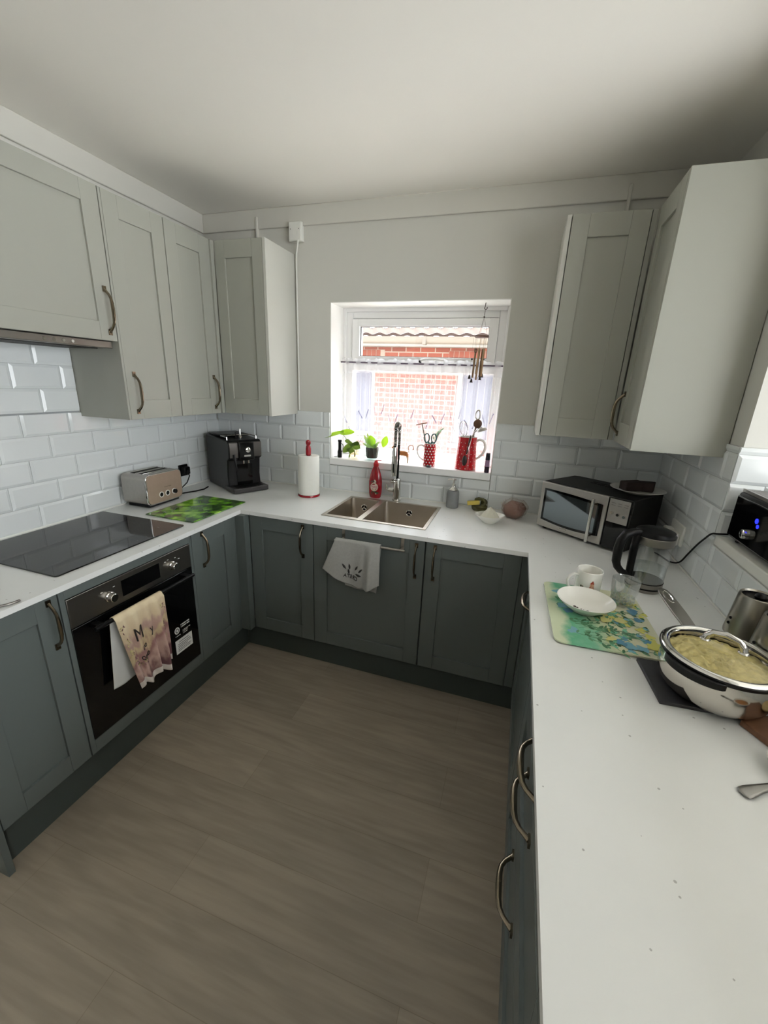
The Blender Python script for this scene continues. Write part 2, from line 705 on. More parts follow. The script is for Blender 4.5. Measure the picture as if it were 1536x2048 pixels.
def tiles(name, origin, du, dn, umin, umax, zmin, zmax, u0, parent=None, thick=0.0095):
    """bevelled metro tiles, running bond; du along the wall, dn out of it; u0 a joint of the first row"""
    g = G()
    du, dn, O = Vector(du), Vector(dn), Vector(origin)
    P = lambda u, z, d: O + du * u + dn * d + Vector((0, 0, z))
    g.face([P(umin, zmin, .002), P(umax, zmin, .002), P(umax, zmax, .002), P(umin, zmax, .002)], 1)
    r = 0
    z = 0.904
    while z < zmax - 0.01:
        z1 = min(z + 0.0985, zmax)
        u = u0 + (0.1 if r % 2 else 0.0)
        while u > umin:
            u -= 0.2
        while u < umax:
            a, b2 = max(u + .0008, umin), min(u + .1992, umax)
            if b2 - a > 0.012 and z1 > zmin + .01:
                zz = max(z, zmin)
                iu = lambda x, lo, hi: x
                al = a + (.011 if a > umin + 1e-6 else .0015)
                bl = b2 - (.011 if b2 < umax - 1e-6 else .0015)
                zl = zz + .011
                zh = z1 - (.011 if z1 < zmax - 1e-6 else .0015)
                lo = [P(a, zz, .002), P(b2, zz, .002), P(b2, z1, .002), P(a, z1, .002)]
                md = [P(a, zz, .0045), P(b2, zz, .0045), P(b2, z1, .0045), P(a, z1, .0045)]
                hi = [P(al, zl, thick), P(bl, zl, thick), P(bl, zh, thick), P(al, zh, thick)]
                b = len(g.v)
                g.v += [tuple(p) for p in lo + md + hi]
                for k in range(4):
                    k2 = (k + 1) % 4
                    g.f.append([b + k, b + k2, b + 4 + k2, b + 4 + k])
                    g.f.append([b + 4 + k, b + 4 + k2, b + 8 + k2, b + 8 + k])
                    g.m += [0, 0]
                g.f.append([b + 8, b + 9, b + 10, b + 11])
                g.m.append(0)
            u += 0.2
        z += 0.0995
        r += 1
    o = g.build(name, [TILE, GROUT], sharp=8)
    return struct(o)


# left wall: to the wall cabinets, higher under the hood; back wall both sides and below the window; right wall
tiles('wall_left_tiles', (0, 0, 0), (0, 1, 0), (1, 0, 0), -3.0, -0.008, 0.9, TZ, -1.014)
tiles('wall_left_tiles', (0, 0, 0), (0, 1, 0), (1, 0, 0), -3.0, -0.956, TZ, 1.699, -1.014)
tiles('wall_back_tiles', (0, 0, 0), (1, 0, 0), (0, -1, 0), 0.008, WX0 - .001, 0.9, TZ, 0.605)
tiles('wall_back_tiles', (0, 0, 0), (1, 0, 0), (0, -1, 0), WX0, WX1, 0.9, 1.066, 0.605)
tiles('wall_back_tiles', (0, 0, 0), (1, 0, 0), (0, -1, 0), WX1 + .001, W - .008, 0.9, TZ, 0.605)
tiles('wall_right_tiles', (W, 0, 0), (0, -1, 0), (-1, 0, 0), 0.0, -OY0, 0.9, TZ + .03, 0.06)
tiles('wall_right_tiles', (W, 0, 0), (0, -1, 0), (-1, 0, 0), -OY0 + .001, 2.75, 0.9, 1.075, 0.06)
tiles('reveal_tiles', (W - .0095, OY0, 0), (1, 0, 0), (0, -1, 0), 0.0, 0.26, 1.112, TZ + .03, 0.0)

# sealant bead round the worktop
g = G()
g.tube([(0.004, YEND, ZW + .001), (0.004, -0.004, ZW + .001), (W - .004, -0.004, ZW + .001), (W - .004, YR, ZW + .001)], 0.006, 8)
struct(g.build('trim_3', WHITEP))

# sill boards
g = G().box(WX0 + .002, WX1 - .002, -0.02, 0.235, 1.071, 1.112)
struct(g.build('trim_4', UPVC, bevel=0.004))
g = G().box(2.701, W + 0.27, OY1, OY0 - .002, 1.080, 1.113)
struct(g.build('trim_5', mat('painted_sill', rgb(226, 226, 218), 0.4), bevel=0.003))


g = G()
g.box(WX0, WX0 + .004, .001, .19, WZ0 + .037, WZ1).box(WX1 - .004, WX1, .001, .19, WZ0 + .037, WZ1).box(WX0, WX1, .001, .19, WZ1 - .004, WZ1)
struct(g.build('trim_6', mat('window_lit_reveal_white', rgb(242, 241, 238), 0.4)))  # thin lining added, its white standing in for window light on the reveal


# kitchen window: frame, opening top light, fixed lower light
def ring(g, x0, x1, z0, z1, wl, wr, wb, wt, y0, y1, m=0):
    g.box(x0, x0 + wl, y0, y1, z0, z1, m).box(x1 - wr, x1, y0, y1, z0, z1, m)
    g.box(x0 + wl, x1 - wr, y0, y1, z0, z0 + wb, m).box(x0 + wl, x1 - wr, y0, y1, z1 - wt, z1, m)


win = bpy.data.objects.new('window_1', None)
COL.objects.link(win)
win.location = (0, 0, 0)
struct(win)
FX0, FX1, FZ0, FZ1 = 0.856, 1.868, 1.112, 2.020
g = G()
ring(g, FX0, FX1, FZ0, FZ1, .062, .062, .05, .062, 0.20, 0.27)
g.box(FX0 + .062, FX1 - .062, 0.20, 0.27, 1.655, 1.705)
ring(g, FX0 - .001, FX1 + .001, FZ0, FZ1 + .001, .022, .022, .02, .024, 0.185, 0.20)
struct(g.build('window_frame', UPVC, win, bevel=0.004))
g = G()
ring(g, .918, 1.806, 1.700, 1.958, .048, .048, .042, .042, 0.186, 0.25)
ring(g, .918, 1.806, 1.697, 1.961, .004, .004, .004, .004, 0.194, 0.2005, 1)
ring(g, .966, 1.758, 1.742, 1.916, .004, .004, .004, .004, 0.205, 0.212, 1)
struct(g.build('window_sash', [UPVC, BLACKM], win, bevel=0.004))
g = G().box(.960, 1.764, 0.215, 0.22, 1.738, 1.92)
struct(g.build('window_pane', PANE, win))
g = G().box(.916, 1.808, 0.235, 0.24, 1.16, 1.657)
struct(g.build('window_pane', PANE, win))
# cockspur handle of the top light
g = G()
g.box(1.365, 1.395, 0.165, 0.187, 1.705, 1.737)
g.tube([(1.375, 0.162, 1.722), (1.41, 0.150, 1.729), (1.46, 0.148, 1.731), (1.53, 0.152, 1.722)], [.009, .009, .008, .005], 10)
g.cyl((1.372, 0.166, 1.716), (1.372, 0.155, 1.716), .008, m=1)
struct(g.build('window_handle', [UPVC, BLACKM], win, bevel=0.002))

# window of the room beyond the hatch
w_ = bpy.data.objects.new('window_2', None)
COL.objects.link(w_)
struct(w_)
g = G()
for y0, y1 in ((-4.9, -4.84), (-3.4, -3.34), (-2.0, -1.94), (-.56, -.5)):
    g.box(4.66, 4.74, y0, y1, .5, 2.3)
g.box(4.66, 4.74, -4.9, -.5, .5, .56).box(4.66, 4.74, -4.9, -.5, 2.24, 2.3)
struct(g.build('window_frame', UPVC, w_, bevel=.004))
struct(G().box(4.70, 4.705, -4.85, -.55, .55, 2.25).build('window_pane', PANE, w_))

# ------------------------------------------------------------------ outside
g = G().box(-6, 10, 0.32, 4.0, -0.25, -0.15)
struct(g.build('path', mat('bounce_pale_concrete', rgb(226, 222, 214), 0.9)))  # unseen ground, kept pale to bounce light in through the window
g = G().box(-4, 10, -11, -5.2, -0.25, -0.08)
struct(g.build('patio', mat('pale_paving', rgb(180, 176, 166), 0.9)))
NY = 4.0
AGED = mat('weathered_white_plastic', rgb(140, 138, 134), .5)
house = thing('neighbouring_house', 'red brick house with pantile roof seen through the kitchen window', 'house', (0, NY, -0.2))
g = G()
HZ = 2.12 + .2
wins = [(-1.75, -0.26), (1.03, 2.30)]
zs0, zs1 = 0.95, 1.86 + 0.2
g.box(-5, wins[0][0], 0, .25, 0, HZ).box(wins[0][1], wins[1][0], 0, .25, 0, HZ).box(wins[1][1], 8, 0, .25, 0, HZ)
for a, b in wins:
    g.box(a, b, 0, .25, 0, zs0).box(a, b, 0, .25, zs1, HZ)
g.build('brick_wall', BRICK, house)
SOLD = mat('soldier_course_brick', rgb(104, 53, 40), 0.9, var=0.15, scale=8)
LIGHTM = mat('pale_mortar', rgb(122, 110, 100), 0.9)
for a, b in wins:
    g = G()
    n_ = int((b - a + .3) / .075)
    for i in range(n_):
        x = a - .15 + i * .075
        g.box(x + .004, x + .071, -.006, 0, zs1 + .002, zs1 + .215)
    g.box(a - .15, b + .15, -.003, 0, zs1, zs1 + .22, 1)
    g.build('lintel', [SOLD, LIGHTM], house)
    f = G()
    ring(f, a, b, zs0, zs1, .07, .07, .07, .07, .06, .14)
    f.box((a + b) / 2 - .04, (a + b) / 2 + .04, .06, .14, zs0, zs1)
    fo = f.build('window', AGED, house)
    p_ = G().box(a + .05, b - .05, .10, .11, zs0 + .05, zs1 - .05)
    p_.build('pane', mat('grey_window_glass', rgb(78, 80, 92), 0.5, spec=0.15), fo)
    s_ = G().box(a - .06, b + .06, -.10, .08, zs0 - .06, zs0)
    s_.build('window_sill', AGED, house)
g = G().box(-5, 8, -.22, -.19, HZ + .0, HZ + .11).box(-5, 8, -.19, .02, HZ, HZ + .015)
g.build('fascia_board', AGED, house)
g = G()
sec = [(-.06 * cos(RAD(a)), -.055 * sin(RAD(a))) for a in range(0, 181, 20)]
sec2 = [(-.052 * cos(RAD(a)), -.047 * sin(RAD(a))) for a in range(180, -1, -20)]
g.prism([(p - .29, q * 1.7 + HZ + .115) for p, q in sec + sec2], -5, 8, axis='x')
for x in (-4.2, -2.4, -.6, 0.55, 2.2, 4.0):
    g.box(x, x + .05, -.352, -.28, HZ + .010, HZ + .118)
g.build('gutter', mat('cream_gutter', rgb(98, 91, 82), 0.5), house)
# pantiles: rolled courses climbing away
g = G()
slope = RAD(32)
for c in range(9):
    def pf(u, v, c=c):
        x = -4 + 11 * u
        s = (c + v) * 0.30
        roll = 0.030 * (0.5 + 0.5 * sin(2 * pi * x / 0.21)) ** 0.8
        h = 0.045 * (1 - v)
        return (x - 0.10 * (v - 0.5), -.30 + s * cos(slope), HZ + .095 + s * sin(slope) + roll + h)
    g.grid(pf, 420, 3)
    b = len(g.v)

    def lip(u, v, c=c):
        p = pf(u, 0, c)
        return (p[0], p[1] + .004, p[2] - .04 * v)
    g.grid(lip, 420, 1)
g.build('roof', ROOF, house, sharp=60)
g = G().box(-4, 7, -.05, 3.0, HZ + .0, HZ + .05)
g.build('soffit', AGED, house)

# ------------------------------------------------------------------ cabinets
def handle_mesh():
    g = G()
    L = 0.158
    pts, rs = [], []
    prof = [(0, .002, .0065), (.006, .010, .0048), (.018, .022, .0046), (.032, .030, .0050), (.05, .0335, .0058),
            (.079, .0345, .0064)]
    full = prof + [(L - a, b, c) for a, b, c in prof[-2::-1]]
    g.tube([(0, -b, a - L / 2) for a, b, c in full], [c for a, b, c in full], 10, 0, flat=1.25)
    for s in (-1, 1):
        z = s * (L / 2 + .003)
        g.box(-.0075, .0075, -.005, 0, z - .011, z + .011)
    return g


_h = handle_mesh().build('handle', BRONZE, bevel=.0015)
HANDLE = _h.data
HMOD = True
bpy.data.objects.remove(_h)


def add_handle(parent, x, z, horiz=False):
    o = bpy.data.objects.new('handle', HANDLE)
    COL.objects.link(o)
    o.parent = parent
    o.location = (x, 0, z)
    if horiz:
        o.rotation_euler = (0, RAD(90), 0)
    return o


def shaker(g, x0, x1, z0, z1, st=0.075, rail=0.075, t=0.02, rec=0.009):
    g.box(x0, x0 + st, 0, t, z0, z1).box(x1 - st, x1, 0, t, z0, z1)
    g.box(x0 + st, x1 - st, 0, t, z0, z0 + rail).box(x0 + st, x1 - st, 0, t, z1 - rail, z1)
    g.box(x0 + st - .004, x1 - st + .004, rec, t - .002, z0 + rail - .004, z1 - rail + .004)
    return g


def cabinet(name, label, loc, rz, w, z0, z1, depth, m, cat='cabinet', group=None, doors=(), open_top=False):
    """local frame: x along the front, front face at y=0 looking to -y"""
    t = thing(name, label, cat, loc, rz, group)
    g = G()
    g.box(0, .018, .021, depth, z0, z1).box(w - .018, w, .021, depth, z0, z1)
    g.box(.018, w - .018, .021, depth, z0, z0 + .018).box(.018, w - .018, depth - .012, depth, z0 + .018, z1)
    if not open_top:
        g.box(.018, w - .018, .021, depth - .012, z1 - .018, z1)
    g.build('carcass', m, t)
    for d in doors:
        x0, x1, a, b = d['r']
        q = shaker(G(), x0, x1, a, b, d.get('st', .075), d.get('rail', .075))
        o = q.build(d.get('name', 'door'), m, t, bevel=.0012)
        for hx, hz, hor in d.get('h', ()):
            add_handle(o, hx, hz, hor)
    return t


ZD0, ZD1 = 0.175, 0.872
LX = DL - .02          # front plane of the left doors
BY = -(DB - .02)       # front plane of the back doors
RX = XR + .02          # front plane of the right doors
G_BASE = 'sage base cabinets'
# left run (local x runs along +Y)
c = cabinet('base_cabinet', 'narrow sage green base cabinet to the left of the oven', (LX, -1.872, 0), RAD(90), .296, ZD0, .878, .57, SAGE,
            group=G_BASE, doors=[dict(r=(.002, .294, ZD0, ZD1), st=.07, h=((.264, .769, False),))])
g = G().box(-.021, -.001, -.004, .57, 0, .878)
g.build('end_panel', SAGE, c, bevel=.001)
g = G()
g.box(0, .018, .0, .57, ZD0, .878).box(.582, .6, .0, .57, ZD0, .878).box(.018, .582, 0, .02, .836, .878)
g.box(.018, .582, 0, .5, ZD0, .230).box(.018, .582, .55, .57, .230, .836)
c = thing('oven_housing', 'sage green cabinet that frames the built-in oven', 'cabinet', (LX, -1.574, 0), RAD(90), G_BASE)
g.build('carcass', SAGE, c, bevel=.001)
c = cabinet('base_cabinet', 'narrow sage green base cabinet between the oven and the inner corner', (LX, -.973, 0), RAD(90), .30, ZD0, .878, .57, SAGE,
            group=G_BASE, doors=[dict(r=(.002, .298, ZD0, ZD1), st=.07, h=((.066, .772, False),))])
g = G().box(.300, .366, .002, .03, ZD0, .878).box(.320, .366, -.0565, .002, ZD0, .878)
g.build('corner_post', SAGE, c, bevel=.002)
# back run
c = cabinet('base_cabinet', 'sage green base cabinet in the left corner, under the paper towel roll', (.655, BY, 0), 0, .386, ZD0, .878, .57, SAGE,
            group=G_BASE, doors=[dict(r=(.002, .384, ZD0, ZD1), h=((.327, .768, False),))])
c = cabinet('base_cabinet', 'wide sage green base cabinet under the sink, with the towel rail', (1.042, BY, 0), 0, .594, ZD0, .878, .57, SAGE,
            group=G_BASE, doors=[dict(r=(.002, .592, ZD0, ZD1), h=((.553, .764, False),))], open_top=True)
c = cabinet('base_cabinet', 'sage green base cabinet in the right corner, beside the sink unit', (1.637, BY, 0), 0, .442, ZD0, .878, .57, SAGE,
            group=G_BASE, doors=[dict(r=(.004, .440, ZD0, ZD1), h=((.048, .768, False),))])
g = G().box(.442, .482, .002, .03, ZD0, .878)
g.build('corner_post', SAGE, c, bevel=.001)
# right run (local x runs along -Y)
c = cabinet('base_cabinet', 'sage green unit with one horizontal handle, first in the right run', (RX, -.66, 0), RAD(-90), .60, ZD0, .878, .56, SAGE,
            group=G_BASE, doors=[dict(r=(.002, .598, ZD0, ZD1), h=((.29, .835, True),))])
g = G().box(-.045, -.002, 0.002, .03, ZD0, .878)
g.build('corner_post', SAGE, c, bevel=.001)
c = cabinet('drawer_cabinet', 'sage green three-drawer unit with horizontal handles, nearest the camera', (RX, -1.262, 0), RAD(-90), .80, ZD0, .878, .56, SAGE,
            group=G_BASE, doors=[dict(name='drawer', r=(.002, .798, .735, ZD1), rail=.035, h=((.39, .803, True),)),
                                 dict(name='drawer', r=(.002, .798, .459, .731), h=((.385, .692, True),)),
                                 dict(name='drawer', r=(.002, .798, ZD0, .455), h=((.39, .417, True),))])
c = cabinet('base_cabinet', 'plain sage green cabinet at the near end of the right run', (RX, -2.064, 0), RAD(-90), .66, ZD0, .878, .56, SAGE,
            group=G_BASE, doors=[dict(r=(.002, .658, ZD0, ZD1))])
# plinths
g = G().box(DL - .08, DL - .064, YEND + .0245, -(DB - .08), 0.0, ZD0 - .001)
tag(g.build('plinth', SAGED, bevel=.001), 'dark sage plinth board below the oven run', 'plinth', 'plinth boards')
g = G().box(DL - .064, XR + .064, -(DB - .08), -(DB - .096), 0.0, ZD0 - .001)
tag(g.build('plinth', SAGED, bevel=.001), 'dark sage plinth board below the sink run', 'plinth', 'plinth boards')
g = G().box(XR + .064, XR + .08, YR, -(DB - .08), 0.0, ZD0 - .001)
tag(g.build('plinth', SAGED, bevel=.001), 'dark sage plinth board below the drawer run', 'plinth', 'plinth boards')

# worktop: one U-shaped slab with the sink cut out
SX0, SX1, SY0, SY1 = 1.062, 1.602, -.515, -.120
g = G()
z0 = .879
g.box(0, DL, YEND, -DB, z0, ZW)
g.box(0, SX0, -DB, 0, z0, ZW).box(SX1, W, -DB, 0, z0, ZW)
g.box(SX0, SX1, -DB, SY0, z0, ZW).box(SX0, SX1, SY1, 0, z0, ZW)
g.box(XR, W, YR, -DB, z0, ZW)
bm = bmesh.new()
o = g.build('worktop', QUARTZ)
bm.from_mesh(o.data)
bmesh.ops.remove_doubles(bm, verts=bm.verts[:], dist=1e-5)
dbl = {}
for f in bm.faces:
    k = tuple(sorted(v.index for v in f.verts))
    dbl.setdefault(k, []).append(f)
bm.to_mesh(o.data)
bm.free()
tag(o, 'white speckled U-shaped worktop running round three walls', 'worktop')

# wall cabinets
G_WALL = 'light grey wall cabinets'
DW = .3041
c = cabinet('wall_cabinet', 'wide short light grey wall cabinet above the hob', (DW, -1.556, 0), RAD(90), .600, ZH, ZT, DW - .003, CREAM,
            group=G_WALL, doors=[dict(r=(.002, .598, ZH, ZT), st=.072, rail=.072, h=((.568, 1.822, False),))])
c = cabinet('wall_cabinet', 'tall light grey wall cabinet above the toaster, next to the hood', (DW, -.954, 0), RAD(90), .318, ZB, ZT, DW - .003, CREAM,
            group=G_WALL, doors=[dict(r=(.012, .316, ZB, ZT), st=.07, rail=.085, h=((.052, 1.494, False),))])
g = G().box(0, .010, 0, .021, ZB, ZT)
g.build('end_panel', CREAM, c)
c = cabinet('wall_cabinet', 'tall light grey wall cabinet on the left wall beside the corner', (DW, -.635, 0), RAD(90), .297, ZB, ZT, DW - .003, CREAM,
            group=G_WALL, doors=[dict(r=(.002, .295, ZB, ZT), st=.07, rail=.085, h=((.258, 1.496, False),))])
g = G().box(.297, .331, .004, .03, ZB, ZT)
g.box(.306, .331, -.006, .004, ZB, ZT)
g.build('corner_post', CREAM, c, bevel=.001)
c = cabinet('wall_cabinet', 'light grey wall cabinet above the coffee machine, with end panel toned as if window-lit', (.312, -DW, 0), 0, .297, ZB, ZT, DW - .003, CREAM,
            group=G_WALL, doors=[dict(r=(.002, .296, ZB, ZT), st=.062, rail=.085)])
g = G().box(.2985, .3155, 0, DW - .003, ZB - .002, ZT)
g.build('end_panel', CREAMLIT, c, bevel=.001)
c = cabinet('wall_cabinet', 'light grey wall cabinet to the right of the window', (2.0855, -.307, 0), 0, .300, ZB, ZT, .304, CREAM,
            group=G_WALL, doors=[dict(r=(.002, .290, ZB, ZT), st=.068, rail=.085)])
g = G().box(-.0185, -.0015, 0, .304, ZB - .002, ZT)
g.build('end_panel', CREAMLIT, c, bevel=.001)
g = G().box(.293, .312, .004, .03, ZB, ZT)
g.build('corner_post', CREAM, c, bevel=.001)
c = cabinet('wall_cabinet', 'light grey wall cabinet on the right wall above the microwave and kettle', (W - .307, -.312, 0), RAD(-90), .306, ZB, ZT, .304, CREAM,
            group=G_WALL, doors=[dict(r=(.012, .304, ZB, ZT), st=.062, rail=.085, h=((.062, 1.496, False),))])
g = G().box(.3075, .3265, 0, .304, ZB - .002, ZT)
g.build('end_panel', CREAM, c, bevel=.001)

# ------------------------------------------------------------------ built-in oven, hob, hood
ov = thing('oven', 'black and steel built-in oven with a tea towel on its handle', 'oven', (LX, -1.556, 0), RAD(90))
g = G().box(.003, .561, .01, .5, .236, .832)
g.build('body', BLACKM, ov)
g = G().box(0, .564, -.004, .01, .722, .834)
fc = g.build('control_panel', STEELD, ov, bevel=.0015)
g = G().box(.205, .385, -.0055, -.003, .746, .812)
g.build('display', BLACKG, fc)
for x in (.151, .452):
    g = G()
    g.tube([(x, -.004, .772), (x, -.012, .772), (x, -.014, .772), (x, -.030, .772), (x, -.032, .772)], [.021, .020, .017, .016, .014], 24)
    g.box(x - .0015, x + .0015, -.0325, -.030, .775, .787)
    g.build('knob', CHROME, fc)
g = G()
for (x, z) in ((.415, .8), (.47, .80), (.49, .788), (.43, .805), (.12, .80), (.17, .802)):
    g.box(x, x + .008, -.0047, -.0042, z, z + .003)
g.build('print', WHITETXT, fc)
g = G().box(0, .564, -.004, .01, .236, .718)
dr = g.build('door', OVENGL, ov, bevel=.0015)
g = G()
g.cyl((.05, -.044, .700), (.53, -.044, .700), .0085, n=12)
for x in (.075, .505):
    g.box(x - .012, x + .012, -.042, -.004, .693, .707)
g.build('handle', BLACK, dr, bevel=.001)
# white energy sticker: logo, bars of small print, label
g = G()
sx0 = .418
g.box(sx0, sx0 + .102, -.0048, -.0042, .327, .398)
for i, (a, b, z) in enumerate(((.02, .08, .383), (.012, .09, .372), (.012, .094, .363), (.012, .07, .355), (.012, .092, .346), (.012, .086, .338))):
    g.box(sx0 + a, sx0 + b, -.0052, -.0048, z, z + .003, 1)
g.prism([(sx0 + .018 + .015 * cos(t * pi / 12), .447 + .017 * sin(t * pi / 12)) for t in range(24)], -.0048, -.0042, 0, 'y')
g.prism([(sx0 + .018 + .010 * cos(t * pi / 12), .447 + .012 * sin(t * pi / 12)) for t in range(24)], -.0052, -.0048, 1, 'y')
g.prism([(sx0 + .018 + .005 * cos(t * pi / 12), .447 + .007 * sin(t * pi / 12)) for t in range(24)], -.0056, -.0052, 0, 'y')
for (a, b, z, h) in ((.042, .100, .462, .006), (.042, .098, .451, .006), (.05, .099, .431, .003), (.05, .088, .424, .003), (.05, .085, .415, .003), (.006, .036, .418, .003)):
    n_ = int((b - a) / .006)
    for i in range(n_):
        g.box(sx0 + a + i * .006, sx0 + a + i * .006 + (.0045 if (i * 7) % 5 else .002), -.0048, -.0042, z, z + h)
g.build('sticker', [WHITETXT, mat('grey_print', rgb(90, 90, 90), .7)], dr)

hb = thing('hob', 'black glass induction hob set in the left worktop', 'hob', (.29, -1.242, ZW))
g = G().prism(rrect(.512, .588, .012), .0005, .0055)
g.build('glass_top', HOB, hb, bevel=.001)
g = G()
for (x, y, r) in ((-.11, .145, .085), (-.11, -.145, .1), (.1, .145, .105), (.1, -.145, .075)):
    for i in range(4):
        a = pi / 4 + i * pi / 2
        g.box(x + r * cos(a) - .006, x + r * cos(a) + .006, y + r * sin(a) - .0006, y + r * sin(a) + .0006, .0055, .0057)
for i in range(6):
    g.box(.222, .226, -.12 + i * .045, -.116 + i * .045, .0055, .0057)
g.build('print', mat('grey_marking', rgb(90, 90, 90), .4), hb)

hd = thing('cooker_hood', 'slim grey built-in extractor hood under the short wall cabinet', 'cooker hood', (.02, -1.545, 1.672))
g = G().box(0, .262, 0, .578, .006, .033)
g.build('body', STEELD, hd, bevel=.002)
g = G()
for i in range(14):
    g.box(.02 + i * .014, .027 + i * .014, .03, .55, .003, .006)
g.build('filter', mat('hood_filter', rgb(60, 60, 60), .4, .8), hd)
for i in range(4):
    g = G().cyl((.262, .30 + i * .035, .019), (.266, .30 + i * .035, .019), .006, n=12)
    g.build('button', CHROME, hd)

# ------------------------------------------------------------------ sink and tap
sk = thing('sink', 'steel one-and-a-half bowl sink below the window', 'sink', (0, 0, ZW))
RX0, RX1, RY0, RY1 = 1.048, 1.616, -.530, -.106
b1 = (1.066, 1.246, -.500, -.135)
b2 = (1.276, 1.598, -.508, -.127)
g = G()
zt, zb_ = .0035, .0004
g.box(RX0, b1[0], RY0, RY1, zb_, zt).box(b1[1], b2[0], RY0, RY1, zb_, zt).box(b2[1], RX1, RY0, RY1, zb_, zt)
g.box(b1[0], b1[1], RY0, b1[2], zb_, zt).box(b1[0], b1[1], b1[3], RY1, zb_, zt)
g.box(b2[0], b2[1], RY0, b2[2], zb_, zt).box(b2[0], b2[1], b2[3], RY1, zb_, zt)
g.build('rim', SINKM, sk, bevel=.0008)


def bowl_basin(x0, x1, y0, y1, d):
    g = G()
    cx, cy = (x0 + x1) / 2, (y0 + y1) / 2
    w, h = x1 - x0, y1 - y0
    rings = [(0, .003, .028), (.001, -.012, .028), (.004, -d + .03, .03), (.010, -d + .010, .03), (.03, -d, .03)]
    k = None
    base = len(g.v)
    for (ins, z, r) in rings:
        pl = rrect(w - 2 * ins, h - 2 * ins, r, 5, cx, cy)
        k = len(pl)
        g.v += [(p, q, z) for p, q in pl]
    for j in range(len(rings) - 1):
        for i in range(k):
            i2 = (i + 1) % k
            g.f.append([base + j * k + i, base + j * k + i2, base + (j + 1) * k + i2, base + (j + 1) * k + i])
            g.m.append(0)
    g.f.append([base + (len(rings) - 1) * k + i for i in range(k)])
    g.m.append(0)
    return g


for (x0, x1, y0, y1), d, ox, dxy in ((b1, .15, 1.150, (1.156, -.33)), (b2, .19, 1.432, (1.50, -.36))):
    bo = bowl_basin(x0, x1, y0, y1, d).build('bowl', SINKM, sk, sharp=50)
    g = G()
    g.lathe([(.044, .0015), (.04, .004), (.032, .003), (.03, .0012), (.001, .0012)], 32, (dxy[0], dxy[1], -d))
    g.build('drain', CHROME, bo)
    yy = y1 - .006
    g = G()
    for a in range(3):
        an = RAD(90 + 120 * a)
        p0 = Vector((ox, yy - .003, -.05))
        p1 = p0 + Vector((.015 * cos(an), 0, .015 * sin(an)))
        g.tube([p0, p1], .0022, 6, 1)
    g.tube([(ox, yy + .002, -.05), (ox, yy - .001, -.05)], .0185, 24, 0)
    g.tube([(ox + .018 * cos(t * pi / 16), yy - .002, -.05 + .018 * sin(t * pi / 16)) for t in range(32)], .0022, 6, 1, closed=True)
    g.build('overflow', [BLACK, CHROME], bo)

tp = thing('kitchen_tap', 'tall chrome spring pull-down kitchen tap behind the sink', 'tap', (1.333, -.078, ZW))
g = G()
g.lathe([(.027, .003), (.027, .009), (.023, .012), (.022, .12), (.0225, .135), (.017, .138), (.017, .142), (.001, .142)], 28)
g.build('body', CHROME, tp)
g = G()
g.tube([(-.02, 0, .065), (-.05, 0, .065)], .016, 20)
g.tube([(-.052, 0, .065), (-.062, -.004, .067), (-.064, -.008, .10)], [.010, .006, .004], 10)
g.build('lever', CHROME, tp)
# riser, spring and spout arching towards the sink
pth = [(0, 0, .14), (0, 0, .22), (0, 0, .32), (0, 0, .40), (.001, -.008, .438), (.003, -.03, .460), (.005, -.058, .467),
       (.007, -.086, .457), (.009, -.105, .432), (.010, -.112, .39), (.010, -.113, .34)]
sm = []
for i in range(len(pth) - 1):
    for k in range(6):
        a = k / 6
        p0 = Vector(pth[max(i - 1, 0)])
        p1, p2 = Vector(pth[i]), Vector(pth[i + 1])
        p3 = Vector(pth[min(i + 2, len(pth) - 1)])
        sm.append(.5 * ((2 * p1) + (p2 - p0) * a + (2 * p0 - 5 * p1 + 4 * p2 - p3) * a * a + (3 * p1 - p0 - 3 * p2 + p3) * a ** 3))
sm.append(Vector(pth[-1]))
g = G().tube(sm, .0075, 12)
g.build('hose', BLACKM, tp)
hel = []
acc = 0
cum = [0]
for i in range(1, len(sm)):
    cum.append(cum[-1] + (sm[i] - sm[i - 1]).length)
tot = cum[-1]
nh = 40 * 10
s0 = .20
import bisect
for i in range(nh + 1):
    s = s0 + (tot - s0 - .01) * i / nh
    k = min(max(bisect.bisect_right(cum, s) - 1, 0), len(sm) - 2)
    a = (s - cum[k]) / max(1e-6, cum[k + 1] - cum[k])
    p = sm[k].lerp(sm[k + 1], a)
    d = (sm[k + 1] - sm[k]).normalized()
    e1 = Vector((1, 0, 0))
    e1 = (e1 - d * e1.dot(d)).normalized()
    e2 = d.cross(e1)
    t = 2 * pi * i / 10
    hel.append(p + .0130 * (cos(t) * e1 + sin(t) * e2))
g = G().tube(hel, .0017, 6)
g.build('spring', CHROME, tp)
g = G()
g.lathe([(.009, .0), (.0155, .004), (.0165, .05), (.0165, .10), (.014, .15), (.011, .168), (.009, .17)], 24, (.010, -.113, .175))
g.disc(.012, .176, 24, (.010, -.113))
g.build('spray_head', CHROME, tp)
g = G().box(.006, .014, -.1315, -.127, .20, .25)
g.build('spray_button', BLACK, tp, bevel=.001)
g = G()
g.tube([(0, 0, .135), (.008, -.05, .140), (.010, -.113, .245 - .10)], .006, 10)
g.lathe([(.019, 0), (.021, .003), (.021, .010), (.019, .013)], 24, (.010, -.113, .14))
g.tube([(.030, -.113, .147), (.034, -.113, .147)], .008, 10)
g.build('spray_holder', CHROME, tp)

# ------------------------------------------------------------------ window curtain, rod, sill things
g = G().cyl((FX0 + .0, .150, 1.702), (FX1 - .0, .150, 1.702), .0045, n=10)
tag(g.build('curtain_rod', mat('dark_rod', rgb(96, 84, 100), .4, .5)), 'thin dark rod spanning the window recess for the net curtain', 'curtain rod')
g = G()


